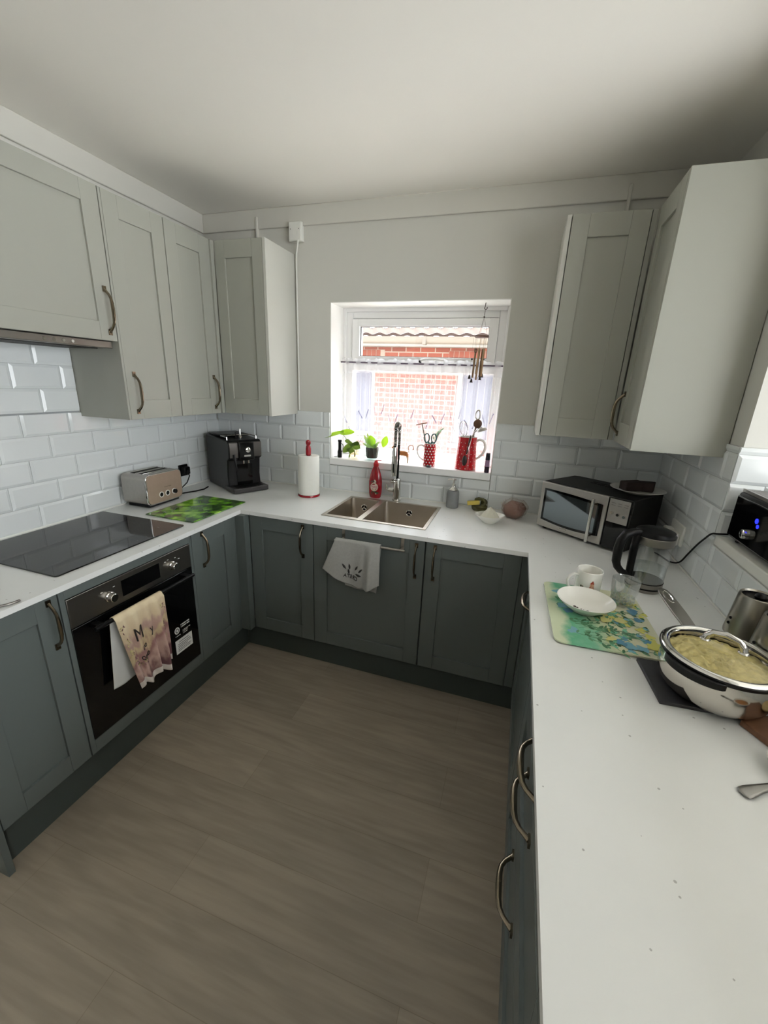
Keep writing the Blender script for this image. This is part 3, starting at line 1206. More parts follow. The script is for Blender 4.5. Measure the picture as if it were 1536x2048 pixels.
def curt(u, v):
    x = FX0 + .008 + (FX1 - FX0 - .016) * u
    z = 1.122 + (1.724 - 1.122) * v
    ph = 2 * pi * (13 * u + .35 * sin(9 * u) + .12 * sin(31 * u))
    amp = .010 * (1 - .55 * v) + .002
    if v > .93:
        z += .004 * sin(2 * pi * 23 * u) + .004 * sin(2 * pi * 9.3 * u)
        amp = .009
    return (x + .004 * sin(ph * 1.0 + 1), .151 + amp * sin(ph) - (.0 if v < .93 else .0), z + .003 * sin(40 * u) * (1 - v))


g.grid(curt, 240, 26)
PUR = mat('lavender_print', rgb(130, 125, 165), .8)
GRNP = mat('grey_green_print', rgb(125, 130, 120), .8)


def curt_pt(u, v):
    p = curt(u, v)
    return Vector(p) + Vector((0, -.0022, 0))


random.seed(3)
for k in range(10):
    uc = .06 + k * .098
    vc = .40 + .06 * ((k * 37) % 5 - 2) / 2
    for s in range(2):
        for q in range(7):
            u = uc + (.022 if s else -.016) + (q * .0022 if s else -q * .003)
            v = vc + .012 * q * (1.2 if s else 1)
            du, dv = .0035, .007
            g.face([curt_pt(u - du, v), curt_pt(u, v - dv), curt_pt(u + du, v), curt_pt(u, v + dv)], 1)
    for q in range(5):
        u = uc + (q - 2) * .004
        v = vc - .05 - .018 * q
        g.face([curt_pt(u - .0015, v), curt_pt(u + .0012, v - .01), curt_pt(u + .0022, v + .008)], 2)
o = g.build('net_curtain', [SHEER, PUR, GRNP], sharp=180)
tag(o, 'sheer white net half-curtain with lavender sprigs across the window', 'curtain')

ZS = 1.1125
# torch
t = thing('torch', 'small black torch standing at the left end of the window sill', 'torch', (.905, .035, ZS))
g = G()
g.lathe([(.001, 0), (.014, 0), (.0145, .004), (.0145, .038), (.012, .046), (.0105, .052), (.0105, .098), (.0125, .102), (.0125, .112), (.001, .113)], 20)
g.build('body', BLACK, t)
g = G().tube([(.011, -.004, .035), (.024, -.006, .045), (.026, -.006, .075), (.022, -.004, .085), (.0125, -.002, .09)], .0022, 8)
g.tube([(.011, -.004, .035), (.0, -.018, .012), (-.020, -.016, .004), (-.032, -.012, .003)], .002, 8)
g.build('wrist_strap', BLACKM, t)


def leaf(g, base, tip, wid, m=0, up=(0, 0, 1), shape='heart', fold=.25, droop=.15, n=9):
    base, tip = Vector(base), Vector(tip)
    d = tip - base
    L = d.length
    d.normalize()
    up = Vector(up)
    side = d.cross(up).normalized()
    nrm = side.cross(d).normalized()
    b = len(g.v)
    for i in range(n + 1):
        t = i / n
        if shape == 'heart':
            w = wid * (1.35 * math.sqrt(max(0, t + .02)) * (1 - t) ** .72)
        elif shape == 'star':
            w = wid * max(.02, (1 - t) * (.62 + .45 * sin(t * 15)))
        else:
            w = wid * sin(pi * min(1, t * .98 + .02)) ** .8
        bk = -.12 * L * (1 - t) ** 4 if shape in ('heart', 'star') else 0
        p = base + d * (t * L) - nrm * (droop * L * t * t)
        for s in (-1, -.5, 0, .5, 1):
            g.v.append(tuple(p + side * (s * w) + nrm * (abs(s) * w * fold) + d * (bk * abs(s) * 1.4)))
    for i in range(n):
        for k in range(4):
            a = b + i * 5 + k
            g.f.append([a, a + 1, a + 6, a + 5])
            g.m.append(m)


# trailing plant in a low glass, big heart leaves
t = thing('trailing_plant', 'cutting with long-stalked green leaves in a low glass on the sill', 'plant', (1.003, .045, ZS))
g = G()
g.lathe([(.001, .003), (.026, .003), (.03, .006), (.033, .03), (.0345, .055), (.0325, .055), (.031, .03), (.027, .009), (.001, .007)], 28)
g.build('glass', glass('amber_tinted_glass', (.97, .93, .82, 1), .12), t)
g = G()
g.tube([(.0, 0, .01), (.0, -.005, .05), (-.03, -.02, .10), (-.075, -.03, .16)], [.002] * 4, 8)
g.tube([(.004, 0, .01), (.006, -.01, .06), (.0, -.03, .09)], [.002] * 3, 8)
g.tube([(.004, .002, .01), (.016, .0, .06), (.035, -.0, .11), (.05, 0, .14)], [.0015] * 4, 8)
g.build('stem', STEM, t)
g = G()
leaf(g, (-.075, -.03, .162), (-.195, -.055, .128), .034, up=(.1, -.6, 1), droop=.05)
g.build('leaf', LEAF, t)
g = G()
leaf(g, (-.078, -.03, .160), (.008, -.02, .172), .036, up=(0, -.9, .7), droop=.06)
g.build('leaf', LEAF, t)
g = G()
leaf(g, (.0, -.035, .105), (-.012, -.055, .008), .052, up=(.1, -1, .25), shape='star', droop=-.08, n=18)
leaf(g, (.0, -.035, .100), (-.06, -.05, .038), .022, up=(.1, -1, .25), shape='oval', droop=0)
leaf(g, (.0, -.035, .100), (.06, -.05, .075), .026, up=(.1, -1, .25), shape='oval', droop=0)
g.build('leaf', LEAFD, t)

# orchid-like plant in a dark pot within a tall glass
t = thing('potted_seedling', 'young leafy plant in a dark pot inside a clear glass jar', 'plant', (1.118, .062, ZS))
g = G()
g.lathe([(.001, .002), (.046, .002), (.050, .006), (.050, .135), (.0485, .135), (.0485, .008), (.001, .006)], 36)
g.build('glass_jar', glass('aqua_tinted_glass', (.93, .99, .98, 1), .10), t)
g = G()
g.lathe([(.001, .012), (.033, .012), (.037, .02), (.0415, .075), (.040, .078), (.037, .074), (.001, .074)], 28)
g.build('pot', SOIL, t)
g = G()
for (bx, tx, tz, w) in ((-.006, -.052, .158, .012), (-.002, -.030, .172, .010), (.010, .052, .12, .010), (-.01, -.06, .105, .008), (.012, .036, .10, .014)):
    leaf(g, (bx, -.004, .072), (tx, -.02, tz), w, up=(0, -1, .3), shape='oval', droop=-.05)
g.build('leaf', leaf_mat('silvery_green_leaf', rgb(132, 150, 110)), t)
g = G()
g.tube([(.004, -.004, .07), (.01, -.01, .10)], .003, 8)
leaf(g, (.008, -.01, .085), (-.008, -.03, .160), .026, up=(.3, -1, .2), shape='oval', droop=-.1)
g.build('leaf', LEAF, t)
g = G()
g.tube([(.012, -.002, .072), (.05, -.01, .115), (.075, -.015, .118)], .0013, 6)
leaf(g, (.098, -.015, .158), (.082, -.035, .088), .021, up=(.2, -1, .1), shape='oval', droop=-.05)
g.build('leaf', LEAF, t)


# animal figurine with looped tail
def figurine():
    g = G()
    g.tube([(.038, 0, .058), (.02, 0, .06), (-.01, 0, .062), (-.03, 0, .066)], [.013, .017, .016, .014], 14)
    g.tube([(-.026, 0, .066), (-.036, 0, .082), (-.042, 0, .095)], [.012, .009, .010], 12)
    g.sphere((-.045, 0, .097), .0125, 14)
    g.tube([(-.048, 0, .096), (-.062, 0, .090)], [.009, .005], 10)
    for s in (-1, 1):
        g.tube([(-.040, s * .007, .104), (-.038, s * .011, .120)], [.005, .001], 8)
        g.tube([(-.028, s * .009, .06), (-.030, s * .010, .03), (-.033, s * .010, .002)], [.008, .005, .0045], 10)
        g.tube([(.034, s * .009, .056), (.040, s * .010, .03), (.040, s * .010, .002)], [.010, .0055, .0045], 10)
    return g


t = thing('animal_figurine', 'small tan and white ceramic animal with a looped tail, behind the tap', 'figurine', (1.318, .045, ZS), RAD(8))
fm, ft, fp = nt('tan_and_white_glaze')
tc = N(ft, 'ShaderNodeTexCoord')
sxyz = N(ft, 'ShaderNodeSeparateXYZ')
ft.links.new(tc.outputs['Object'], sxyz.inputs[0])
nz = N(ft, 'ShaderNodeTexNoise', i_Scale=35.0)
ft.links.new(tc.outputs['Object'], nz.inputs['Vector'])
ma = N(ft, 'ShaderNodeMath', operation='MULTIPLY_ADD')
ma.inputs[1].default_value = .05
ft.links.new(nz.outputs['Fac'], ma.inputs[0])
ft.links.new(sxyz.outputs[2], ma.inputs[2])
mr = N(ft, 'ShaderNodeMapRange')
mr.inputs[1].default_value = .055
mr.inputs[2].default_value = .066
ft.links.new(ma.outputs[0], mr.inputs[0])
mx = N(ft, 'ShaderNodeMix', data_type='RGBA')
mx.inputs[6].default_value = rgb(196, 176, 150)
mx.inputs[7].default_value = rgb(168, 104, 52)
ft.links.new(mr.outputs[0], mx.inputs[0])
ft.links.new(mx.outputs[2], fp.inputs['Base Color'])
fp.inputs['Roughness'].default_value = .2
o = figurine().build('body', fm, t)
md = o.modifiers.new('fuse', 'REMESH')
md.mode = 'VOXEL'
md.voxel_size = .0022
md.use_smooth_shade = True
md = o.modifiers.new('soft', 'SMOOTH')
md.iterations = 4
g = G().tube([(.046, 0, .066)] + [(.056 + .017 * cos(RAD(a)), 0, .096 + .017 * sin(RAD(a))) for a in range(210, -61, -18)], .0026, 8)
g.build('tail', mat('tan_glaze', rgb(150, 110, 76), .25), t)

WHITED = mat('white_dot', rgb(238, 234, 228), .25)


def dotted_jug(t, r0, r1, h, rows, cols, dot, mred, lip, name='body'):
    """tapering jug: outer wall with white dots, open top with inner wall"""
    R = lambda z: r0 + (r1 - r0) * z / h
    g = G()
    prof = [(.001, .0), (r0 - .004, 0), (r0, .003)]
    for i in range(1, 12):
        z = .003 + (h - .003) * i / 11
        rr = R(z) + (.003 * max(0, (z / h - .92) / .08) if lip else 0)
        prof.append((rr, z))
    g.lathe(prof, 40)
    top = prof[-1][0]
    g.lathe([(top, h), (top - .0015, h + .002), (top - .004, h), (top - .005, h - .02), (r0 - .006, .008), (.001, .008)], 40, m=1)
    for j in range(rows):
        z = h * (j + .5) / rows
        for i in range(cols):
            a0 = 2 * pi * (i + (.5 if j % 2 else 0)) / cols
            c0 = a0
            pts = []
            for q in range(10):
                th = 2 * pi * q / 10
                zz = z + dot * sin(th)
                rr = R(zz) + .0005
                aa = c0 + dot * cos(th) / rr
                pts.append((rr * cos(aa), rr * sin(aa), zz))
            g.face(pts, 1)
    return g.build(name, [mred, WHITED], t)


def jug_handle(t, pts, r, m, flat=1.0):
    P = []
    V = [Vector(p) for p in pts]
    for i in range(len(V) - 1):
        for k in range(6):
            a = k / 6
            p0, p1, p2, p3 = V[max(i - 1, 0)], V[i], V[i + 1], V[min(i + 2, len(V) - 1)]
            P.append(.5 * ((2 * p1) + (p2 - p0) * a + (2 * p0 - 5 * p1 + 4 * p2 - p3) * a * a + (3 * p1 - p0 - 3 * p2 + p3) * a ** 3))
    P.append(V[-1])
    return G().tube(P, r, 10, 0, False, flat).build('handle', m, t)


J1 = (1.494, .045)
t = thing('spotted_mug', 'small red white-spotted jug holding scissors and a brush on the sill', 'jug', (J1[0], J1[1], ZS))
dotted_jug(t, .037, .0345, .134, 8, 12, .0042, RED, False)
jug_handle(t, [(-.034, 0, .112), (-.052, -.002, .122), (-.072, -.006, .112), (-.076, -.008, .085), (-.062, -.006, .05), (-.036, 0, .03)], .0045, WHITEC)
# things standing in it
t = thing('squeegee', 'thin dark squeegee sticking out of the spotted jug', 'squeegee', (J1[0], J1[1], ZS))
g = G().tube([(-.012, .0, .012), (-.026, -.002, .13), (-.057, -.006, .245)], [.005, .0048, .0035], 10)
g.build('handle', STEELD, t)
g = G()
s_ = g.mark()
g.box(-.034, .034, -.003, .003, -.004, .004)
g.mtf(s_, Matrix.Translation((-.060, -.006, .248)) @ Matrix.Rotation(RAD(-14), 4, 'Y'))
g.build('blade', mat('pale_pink_plastic', rgb(200, 160, 150), .4), t, bevel=.001)
t = thing('scissors', 'teal-handled scissors standing in the spotted jug', 'scissors', (J1[0], J1[1], ZS))
TEAL = mat('teal_plastic', rgb(40, 92, 92), .35)
for s in (-1, 1):
    g = G().tube([(.0 + s * .021 + .0155 * cos(a * pi / 12), -.012 + s * .003, .168 + .026 * sin(a * pi / 12)) for a in range(24)], .0038, 8, closed=True)
    g.tube([(s * .010, -.012 + s * .003, .146), (s * .002, -.012, .128), (0, -.008, .10)], [.005, .005, .004], 8)
    g.build('grip', TEAL, t)
g = G().tube([(0, -.008, .11), (0, -.002, .012)], [.005, .001], 6, flat=.3)
g.build('blade', STEEL, t)
t = thing('dish_brush', 'dish brush with grey handle and pale green bristles in the spotted jug', 'brush', (J1[0], J1[1], ZS))
g = G().tube([(.01, .006, .012), (.022, .003, .13), (.05, -.002, .205)], [.006, .007, .010], 10, flat=.5)
g.build('handle', mat('grey_plastic', rgb(140, 140, 134), .5), t)
g = G()
random.seed(5)
for i in range(70):
    k = random.random()
    p = Vector((.028, .003, .145)).lerp(Vector((.052, -.002, .21)), k)
    d = Vector((-.45 + 1.0 * k + random.uniform(-.25, .25), random.uniform(-.3, .3), .75 + random.uniform(-.2, .2))).normalized()
    g.tube([p, p + d * .032], .0009, 4)
o = g.build('bristles', mat('mint_bristle', rgb(150, 205, 170), .5), t)
o['kind'] = 'stuff'

J2 = (1.712, .060)
t = thing('red_jug', 'large red jug with tiny white dots holding whisk and spoons', 'jug', (J2[0], J2[1], ZS))
dotted_jug(t, .063, .051, .190, 9, 13, .0022, RED, True)
jug_handle(t, [(.050, 0, .165), (.070, -.004, .178), (.098, -.012, .165), (.105, -.014, .13), (.088, -.010, .09), (.056, 0, .062)], .0075, WHITEC)
t = thing('balloon_whisk', 'wire balloon whisk standing in the large red jug', 'whisk', (J2[0], J2[1], ZS))
g = G().tube([(.0, .01, .012), (-.022, .004, .19)], [.006, .007], 10)
g.build('handle', STEEL, t)
g = G()
for k in range(5):
    a = pi * k / 5
    pts = []
    for i in range(17):
        th = 2 * pi * i / 16
        w = .030 * sin(th) * abs(sin(th / 2)) ** .4
        h = .5 * (1 - cos(th))
        pts.append((-.022 - .014 * h + w * cos(a), .004 + w * sin(a), .19 + .088 * h))
    g.tube(pts[:-1], .0009, 5, closed=True)
g.build('wires', CHROME, t)
t = thing('wooden_spoon', 'brown wooden spoon with a round bowl in the large red jug', 'spoon', (J2[0], J2[1], ZS))
g = G().tube([(.005, .015, .012), (.02, .005, .17), (.040, -.002, .245)], [.005, .005, .005], 10)
g.sphere((.048, -.004, .268), .026, 18, sx=.95, sy=.35, sz=1.0)
g.build('spoon', WOODD, t)
t = thing('slotted_spoon', 'steel slotted spoon with a looped end in the large red jug', 'spoon', (J2[0], J2[1], ZS))
g = G().tube([(.012, .02, .012), (.03, .01, .19), (.042, .004, .28)], .004, 8)
g.tube([(.044 + .0125 * cos(a * pi / 10), .003, .318 + .026 * sin(a * pi / 10)) for a in range(20)], .0045, 8, closed=True)
g.tube([(.042, .004, .28), (.043, .003, .293)], .004, 8)
g.build('spoon', STEEL, t)
t = thing('ladle', 'steel ladle with its bowl hanging out over the red jug handle', 'ladle', (J2[0], J2[1], ZS))
g = G().tube([(-.01, .02, .012), (.02, -.005, .19), (.04, -.015, .225), (.056, -.02, .238)], [.003, .003, .004, .006], 8)
g.lathe([(.001, -.022), (.016, -.019), (.027, -.010), (.031, .002), (.029, .002), (.025, -.008), (.015, -.017), (.001, -.02)], 20, (0, 0, 0))
s_ = 0
b_ = len(g.v) - 8 * 20
g.mtf(b_, Matrix.Translation((.078, -.02, .232)) @ Matrix.Rotation(RAD(160), 4, 'Y'))
g.build('ladle', STEEL, t)
t = thing('hanging_spoon', 'dark long-handled spoon hooked over the front of the red jug', 'spoon', (J2[0], J2[1], ZS))
g = G().tube([(.02, -.044, .10), (.012, -.046, .14), (.022, -.056, .20), (.022, -.060, .205), (.018, -.066, .19), (.008, -.073, .10)], .0032, 8)
g.tube([(.021, -.051, .20), (.0285, -.054, .195), (.012, -.074, .098)], .0016, 6, m=1)
g.sphere((.002, -.078, .062), .014, 16, sx=1.0, sy=.4, sz=2.2)
g.build('spoon', [mat('dark_brown_nylon', rgb(42, 28, 28), .35), CHROME], t)
t = thing('perfume_vial', 'slim purple glass vial at the right end of the window sill', 'bottle', (1.842, .010, ZS))
g = G().lathe([(.001, 0), (.0135, 0), (.0145, .003), (.014, .035), (.001, .035)], 20)
g.build('base', mat('dark_plum', rgb(40, 24, 44), .2), t)
g = G().lathe([(.0138, .035), (.0125, .072)], 20)
g.build('body', mat('mauve_glass', rgb(150, 120, 150), .12), t)
g = G().lathe([(.0125, .072), (.0135, .075), (.0115, .112), (.001, .113)], 20)
g.build('cap', mat('black_plum', rgb(30, 22, 34), .12), t)
t = thing('sink_plug', 'little dark grey plug lying in front of the spotted jug', 'plug', (1.503, -.005, ZS))
g = G().lathe([(.001, 0), (.015, 0), (.017, .004), (.013, .009), (.001, .011)], 20)
g.build('plug', mat('dark_grey_rubber', rgb(60, 56, 66), .4), t)

# wind chime
wc = thing('wind_chime', 'bronze wind chime hanging from the top of the window recess', 'wind chime', (1.735, .075, 2.021))
BR2 = mat('bronze_tube', rgb(120, 96, 70), .35, .9)
DKB = mat('dark_bronze', rgb(58, 48, 42), .4, .7)
g = G()
g.box(-.014, .014, -.004, .004, -.003, 0)
g.tube([(0, 0, -.002), (-.002, 0, -.022)] + arc((.002, -.030), .007, 150, 400, 10), .002, 8)
g.build('hook', DKB, wc)
g = G()
g.tube([(0, 0, -.04), (-.002, 0, -.068)], .0016, 6)
g.sphere((-.002, 0, -.074), .0045, 10)
for a in range(3):
    an = 2 * pi * a / 3
    g.tube([(-.002, 0, -.076), (-.004 + .03 * cos(an), .03 * sin(an), -.168)], .0006, 4)
g.build('cord', DKB, wc)
g = G().lathe([(.001, -.178), (.036, -.178), (.040, -.174), (.038, -.169), (.001, -.167)], 28, (-.004, 0, 0))
g.build('disc', mat('brown_disc', rgb(92, 62, 48), .5), wc)
TL = [(.022, 0, .145), (-.006, .02, .165), (-.024, .0, .155), (-.004, -.022, .135), (.012, .014, .15)]
for i, (x, y, L) in enumerate(TL):
    g = G().cyl((x - .006, y, -.235), (x - .010, y, -.235 - L), .0052, n=10)
    g.tube([(x - .004, y, -.178), (x - .006, y, -.235)], .0006, 4)
    g.build('tube', BR2, wc)
for i, (x, y, z) in enumerate(((-.045, 0, -.375), (-.03, -.02, -.395), (.014, .0, -.38), (.022, .015, -.365))):
    g = G().lathe([(.009, -.02), (.007, -.014), (.0055, -.006), (.003, 0), (.001, .002)], 12, (x - .006, y, z))
    g.tube([(x - .002, y, -.178), (x - .006, y, z)], .0005, 4)
    g.build('bell', DKB, wc)
g = G()
g.sphere((-.046, .0, -.29), .006, 8)
g.tube([(-.028 + .008 * cos(a * pi / 8), -.01, -.246 + .010 * sin(a * pi / 8)) for a in range(16)], .002, 6, closed=True)
g.tube([(-.004, 0, -.178), (-.006, 0, -.60)], .0005, 4)
g.sphere((.018, 0, -.29), .006, 8)
g.build('beads', DKB, wc)

# ------------------------------------------------------------------ back worktop things
t = thing('paper_towel_holder', 'white paper towel roll on a red wooden upright holder', 'paper towels', (.802, -.197, ZW))
g = G().lathe([(.001, 0), (.065, 0), (.067, .004), (.065, .012), (.001, .012)], 40)
g.build('base', REDW, t)
g = G().lathe([(.020, .013), (.0625, .013), (.064, .016), (.064, .246), (.0625, .249), (.020, .249), (.020, .013)], 40)
g.build('paper_roll', PAPER, t)
g = G().lathe([(.012, .012), (.012, .25), (.0155, .253), (.0155, .29), (.013, .305), (.010, .310), (.013, .316), (.0155, .325), (.013, .338), (.001, .343)], 24)
g.build('post', REDW, t)

t = thing('washing_up_liquid', 'red bottle of washing-up liquid beside the tap', 'bottle', (1.190, -.062, ZW))
REDL = mat('red_translucent_plastic', rgb(150, 10, 26), .15, coat=.3)
R_ = [(.001, 0), (.030, 0), (.036, .006), (.0405, .03), (.042, .06), (.042, .10), (.037, .135), (.028, .165), (.019, .188), (.014, .197), (.014, .200), (.001, .200)]
g = G().lathe(R_, 32, sy=.62)
g.build('bottle', REDL, t)
g = G().lathe([(.015, .197), (.016, .199), (.016, .215), (.013, .219), (.010, .228), (.010, .232), (.001, .232)], 20)
g.box(-.002, .034, -.004, .004, .232, .236)
g.build('cap', mat('red_cap', rgb(196, 22, 34), .3), t)
g = G()


def on_bottle(x, z, off):
    # a point of the bottle's front at height z
    for i in range(len(R_) - 1):
        if R_[i][1] <= z <= R_[i + 1][1] and R_[i + 1][1] > R_[i][1]:
            k = (z - R_[i][1]) / (R_[i + 1][1] - R_[i][1])
            r = R_[i][0] + k * (R_[i + 1][0] - R_[i][0])
            break
    s = max(-.98, min(.98, x / r))
    return (x, -(r * .62) * math.sqrt(1 - s * s) - off, z)


def blob(g, cx, cz, rx, rz, m, fn, off, n=28, k=1.0):
    g.face([fn(cx + rx * cos(2 * pi * i / n), cz + rz * sin(2 * pi * i / n), off) for i in range(n)], m)


for i in range(10):     # label disc in strips so that it follows the curve
    pass
blob(g, 0, .072, .025, .026, 0, on_bottle, .0012)
blob(g, .003, .106, .008, .012, 0, on_bottle, .0012)
blob(g, -.002, .108, .004, .006, 4, on_bottle, .0016)
blob(g, -.004, .105, .020, .006, 2, on_bottle, .0010)
blob(g, .004, .036, .024, .009, 2, on_bottle, .0012)
blob(g, .012, .030, .004, .004, 0, on_bottle, .0016)
blob(g, 0, .073, .022, .013, 1, on_bottle, .0018)
add_text(g, 'FAIRY', .0165, lambda x, y: on_bottle(x, .073 + y, .0026), 3)
g.build('label', [mat('cream_label', rgb(214, 196, 176), .4), mat('pink_label', rgb(226, 196, 190), .4), mat('green_label', rgb(36, 66, 40), .4),
                  mat('red_print', rgb(170, 16, 30), .4), mat('black_print', rgb(26, 22, 24), .4)], t)

t = thing('soap_dispenser', 'grey soap dispenser with chrome pump, right of the sink', 'soap dispenser', (1.672, -.062, ZW))
g = G().lathe([(.001, 0), (.034, 0), (.036, .003), (.036, .075), (.034, .095), (.030, .102), (.001, .102)], 32)
g.build('bottle', mat('grey_stoneware', rgb(128, 130, 132), .5, var=.1, scale=50, bump=.1, bscale=300), t)
g = G().lathe([(.026, .102), (.027, .106), (.022, .115), (.013, .120), (.011, .124), (.011, .140), (.006, .142), (.006, .160), (.012, .162), (.012, .170), (.001, .171)], 24)
g.tube([(0, 0, .166), (-.02, -.006, .168), (-.034, -.010, .162)], [.006, .0045, .0035], 10)
g.build('pump', CHROME, t)

OLIVE = mat('olive_green_glaze', rgb(74, 72, 34), .35, var=.25, scale=30)
t = thing('sponge_holder', 'rounded olive green sponge holder at the back of the worktop', 'sponge holder', (1.830, -.060, ZW))
g = G()
g.lathe([(.001, 0), (.032, 0), (.038, .010), (.040, .026), (.034, .034), (.001, .032)], 28, sx=1.15, sy=.85)
g.tube([(.012, -.022, .034), (.030, -.026, .042), (.032, -.018, .058), (.018, -.008, .068), (-.008, -.002, .070), (-.022, .002, .064), (-.024, .012, .034)], [.010, .009, .009, .009, .010, .010, .012], 12)
g.sphere((.022, .014, .048), .020, 14)
g.build('holder', OLIVE, t)
g = G().box(-.040, .030, -.016, .016, -.010, .010)
g.mtf(0, Matrix.Translation((1.800, -.078, ZW + .047)) @ Matrix.Rotation(RAD(8), 4, 'Z') @ Matrix.Rotation(RAD(-8), 4, 'Y'))
tag(g.build('sponge', mat('yellow_sponge', rgb(200, 180, 88), .95, var=.12, scale=120, bump=.5, bscale=400), bevel=.003), 'oblong yellow washing-up sponge resting in the olive holder', 'sponge')

t = thing('small_bowl', 'small white bowl with pointed ends in front of the sponge holder', 'bowl', (1.902, -.262, ZW))
prof = [(.001, .0), (.032, .0), (.036, .003), (.052, .018), (.068, .036), (.073, .043), (.0705, .043), (.060, .031), (.046, .016), (.03, .007), (.001, .006)]
g = G().lathe(prof, 48, fn=lambda a, r, z: r * (1 + .09 * (abs(cos(a)) ** 6) * min(1, z / .04) - .10 * abs(sin(a)) * min(1, z / .04)))
g.mtf(0, Matrix.Rotation(RAD(15), 4, 'Z'))
g.build('bowl', WHITEC, t)
g = G()


def crump(u, v):
    a = 2 * pi * u
    r = .050 * v
    h = .062 * (1 - v) ** .85 + .024 + .007 * (sin(3 * a + 1) + .6 * sin(5 * a)) * v * (1.3 - v)
    r *= 1 + .06 * sin(7 * a + 4 * v)
    return (r * cos(a) * 1.05, r * sin(a) * .8, h)


g.grid(crump, 48, 12)
g.mtf(0, Matrix.Translation((1.902, -.262, ZW)))
tag(g.build('crumpled_cloth', mat('off_white_cloth', rgb(206, 204, 188), .9, bump=.3, bscale=120), sharp=180), 'crumpled off-white cloth heaped in the small white bowl', 'cloth')

t = tag(None or G().grid(lambda u, v: (0, 0, 0), 1, 1).build('bread_loaf', mat('brown_crust', rgb(120, 84, 70), .7, var=.25, scale=20, bump=.4, bscale=60)), 'brown end of a loaf wrapped in clear plastic', 'bread')
g = G().sphere((0, 0, 0), 1, 28)


def loaf(p, s=1.0, cr=0.0):
    v = Vector(p)
    w = Vector((math.copysign(abs(v.x) ** .7, v.x) * .056, math.copysign(abs(v.y) ** .7, v.y) * .048, v.z * .046 + .047))
    n_ = MN.noise(v * 2.2) * .008 + cr * MN.noise(v * 7) * .006
    w += v * n_
    w.x *= s
    w.y *= s
    w.z = max(.001, w.z * (1 + (s - 1) * .9))
    return w


g.tf(0, loaf)
g.mtf(0, Matrix.Translation((2.022, -.120, ZW)) @ Matrix.Rotation(RAD(-30), 4, 'Z'))
old = t
nm = g.build('bread_loaf', old.data.materials[0], sharp=180)
tag(nm, 'brown end of a loaf wrapped in clear plastic', 'bread')
bpy.data.objects.remove(old)
nm.name = 'bread_loaf'
g = G().sphere((0, 0, 0), 1, 40)
g.tf(0, lambda p: loaf(p, 1.16, 1.0))
for k in range(3):
    g.tube([(-.05 - .01 * k, -.02 + .02 * k, .05), (-.075, -.02 + .022 * k, .075 + .006 * k)], [.012, .003], 6)
g.mtf(0, Matrix.Translation((2.022, -.120, ZW)) @ Matrix.Rotation(RAD(-30), 4, 'Z'))
tag(g.build('plastic_bag', glass('crinkled_clear_film', (1, .97, .95, 1), .13, .12, .06, rgb(230, 215, 205)), sharp=20), 'crinkled clear plastic bag round the brown loaf', 'bag')

# ------------------------------------------------------------------ microwave in the corner, turned to the room
MWR = math.atan2(-.262, .35)
mw = thing('microwave', 'black and steel microwave turned across the right-hand corner', 'microwave', (2.137, -.232, ZW), MWR)
w, dpt, h = .437, .300, .246
g = G().box(0, w, .018, dpt, .012, h)
g.build('casing', mat('black_coated_steel', rgb(11, 11, 12), .5, spec=.3), mw, bevel=.004)
g = G()
for (x, y) in ((.03, .04), (w - .03, .04), (.03, dpt - .04), (w - .03, dpt - .04)):
    g.cyl((x, y, 0), (x, y, .013), .014, n=12)
g.build('feet', BLACKM, mw)
g = G()
for i in range(2):
    for j in range(4):
        g.box(.14 + j * .042, .172 + j * .042, .19 + i * .03 - j * .008, .205 + i * .03 - j * .008, h, h + .0012)
g.build('vents', mat('vent_black', rgb(4, 4, 4), .8), mw)
g = G().box(.001, .336, 0, .018, .014, h - .002)
dr = g.build('door', STEEL, mw, bevel=.003)


def lens(x0, x1, zb0, zt0, sag, rise, n=14):
    up_ = [(x0 + (x1 - x0) * i / n, zt0 + rise * sin(pi * i / n) - .012 * (i / n)) for i in range(n + 1)]
    dn_ = [(x1 - (x1 - x0) * i / n, zb0 - sag * sin(pi * i / n)) for i in range(n + 1)]
    return up_ + dn_


g = G().prism(lens(.022, .318, .052, .214, .012, .004), -.0025, .001, axis='y')
g.build('glass', BLACKG, dr)
g = G().prism(lens(.034, .300, .062, .204, .010, .003), -.0032, -.0024, axis='y')
g.build('window', mat('grey_reflection_glass', rgb(120, 128, 132), .04, .85), dr)  # silver-grey tint paints the reflection in the dark door glass
g = G().cyl((.287, -.034, .022), (.287, -.034, .226), .0075, n=14)
for z in (.045, .205):
    g.cyl((.287, -.034, z), (.287, 0, z), .005, n=10)
g.build('handle', CHROME, dr)
g = G().prism(rrect(.042, .011, .005, 4, .150, .034), -.0015, .001, axis='y')
g.prism(rrect(.039, .008, .0038, 4, .150, .034), -.002, -.0015, 1, axis='y')
add_text(g, "DeLonghi", .0075, lambda x, y: (.150 + x, -.0024, .034 + y), 0)
g.build('badge', [CHROME, STEELD], dr)
g = G().box(.340, w - .001, .001, .018, .014, h - .002)
cp = g.build('control_panel', BLACKG, mw, bevel=.002)
g = G().box(.343, w - .006, -.001, .002, .135, h - .006)
g.build('panel_plate', STEEL, cp, bevel=.001)
for k in range(3):
    x = .362 + k * .027
    g = G().tube([(x, -.001, .178 - k * .003), (x, -.010, .178 - k * .003)], [.008, .0065], 14)
    g.build('knob', CHROME, cp)
g = G()
for k in range(6):
    g.box(.352 + (k % 3) * .027, .370 + (k % 3) * .027, -.0015, -.001, .212 + (k // 3) * .010, .2135 + (k // 3) * .010)
g.build('print', DARKTXT, cp)

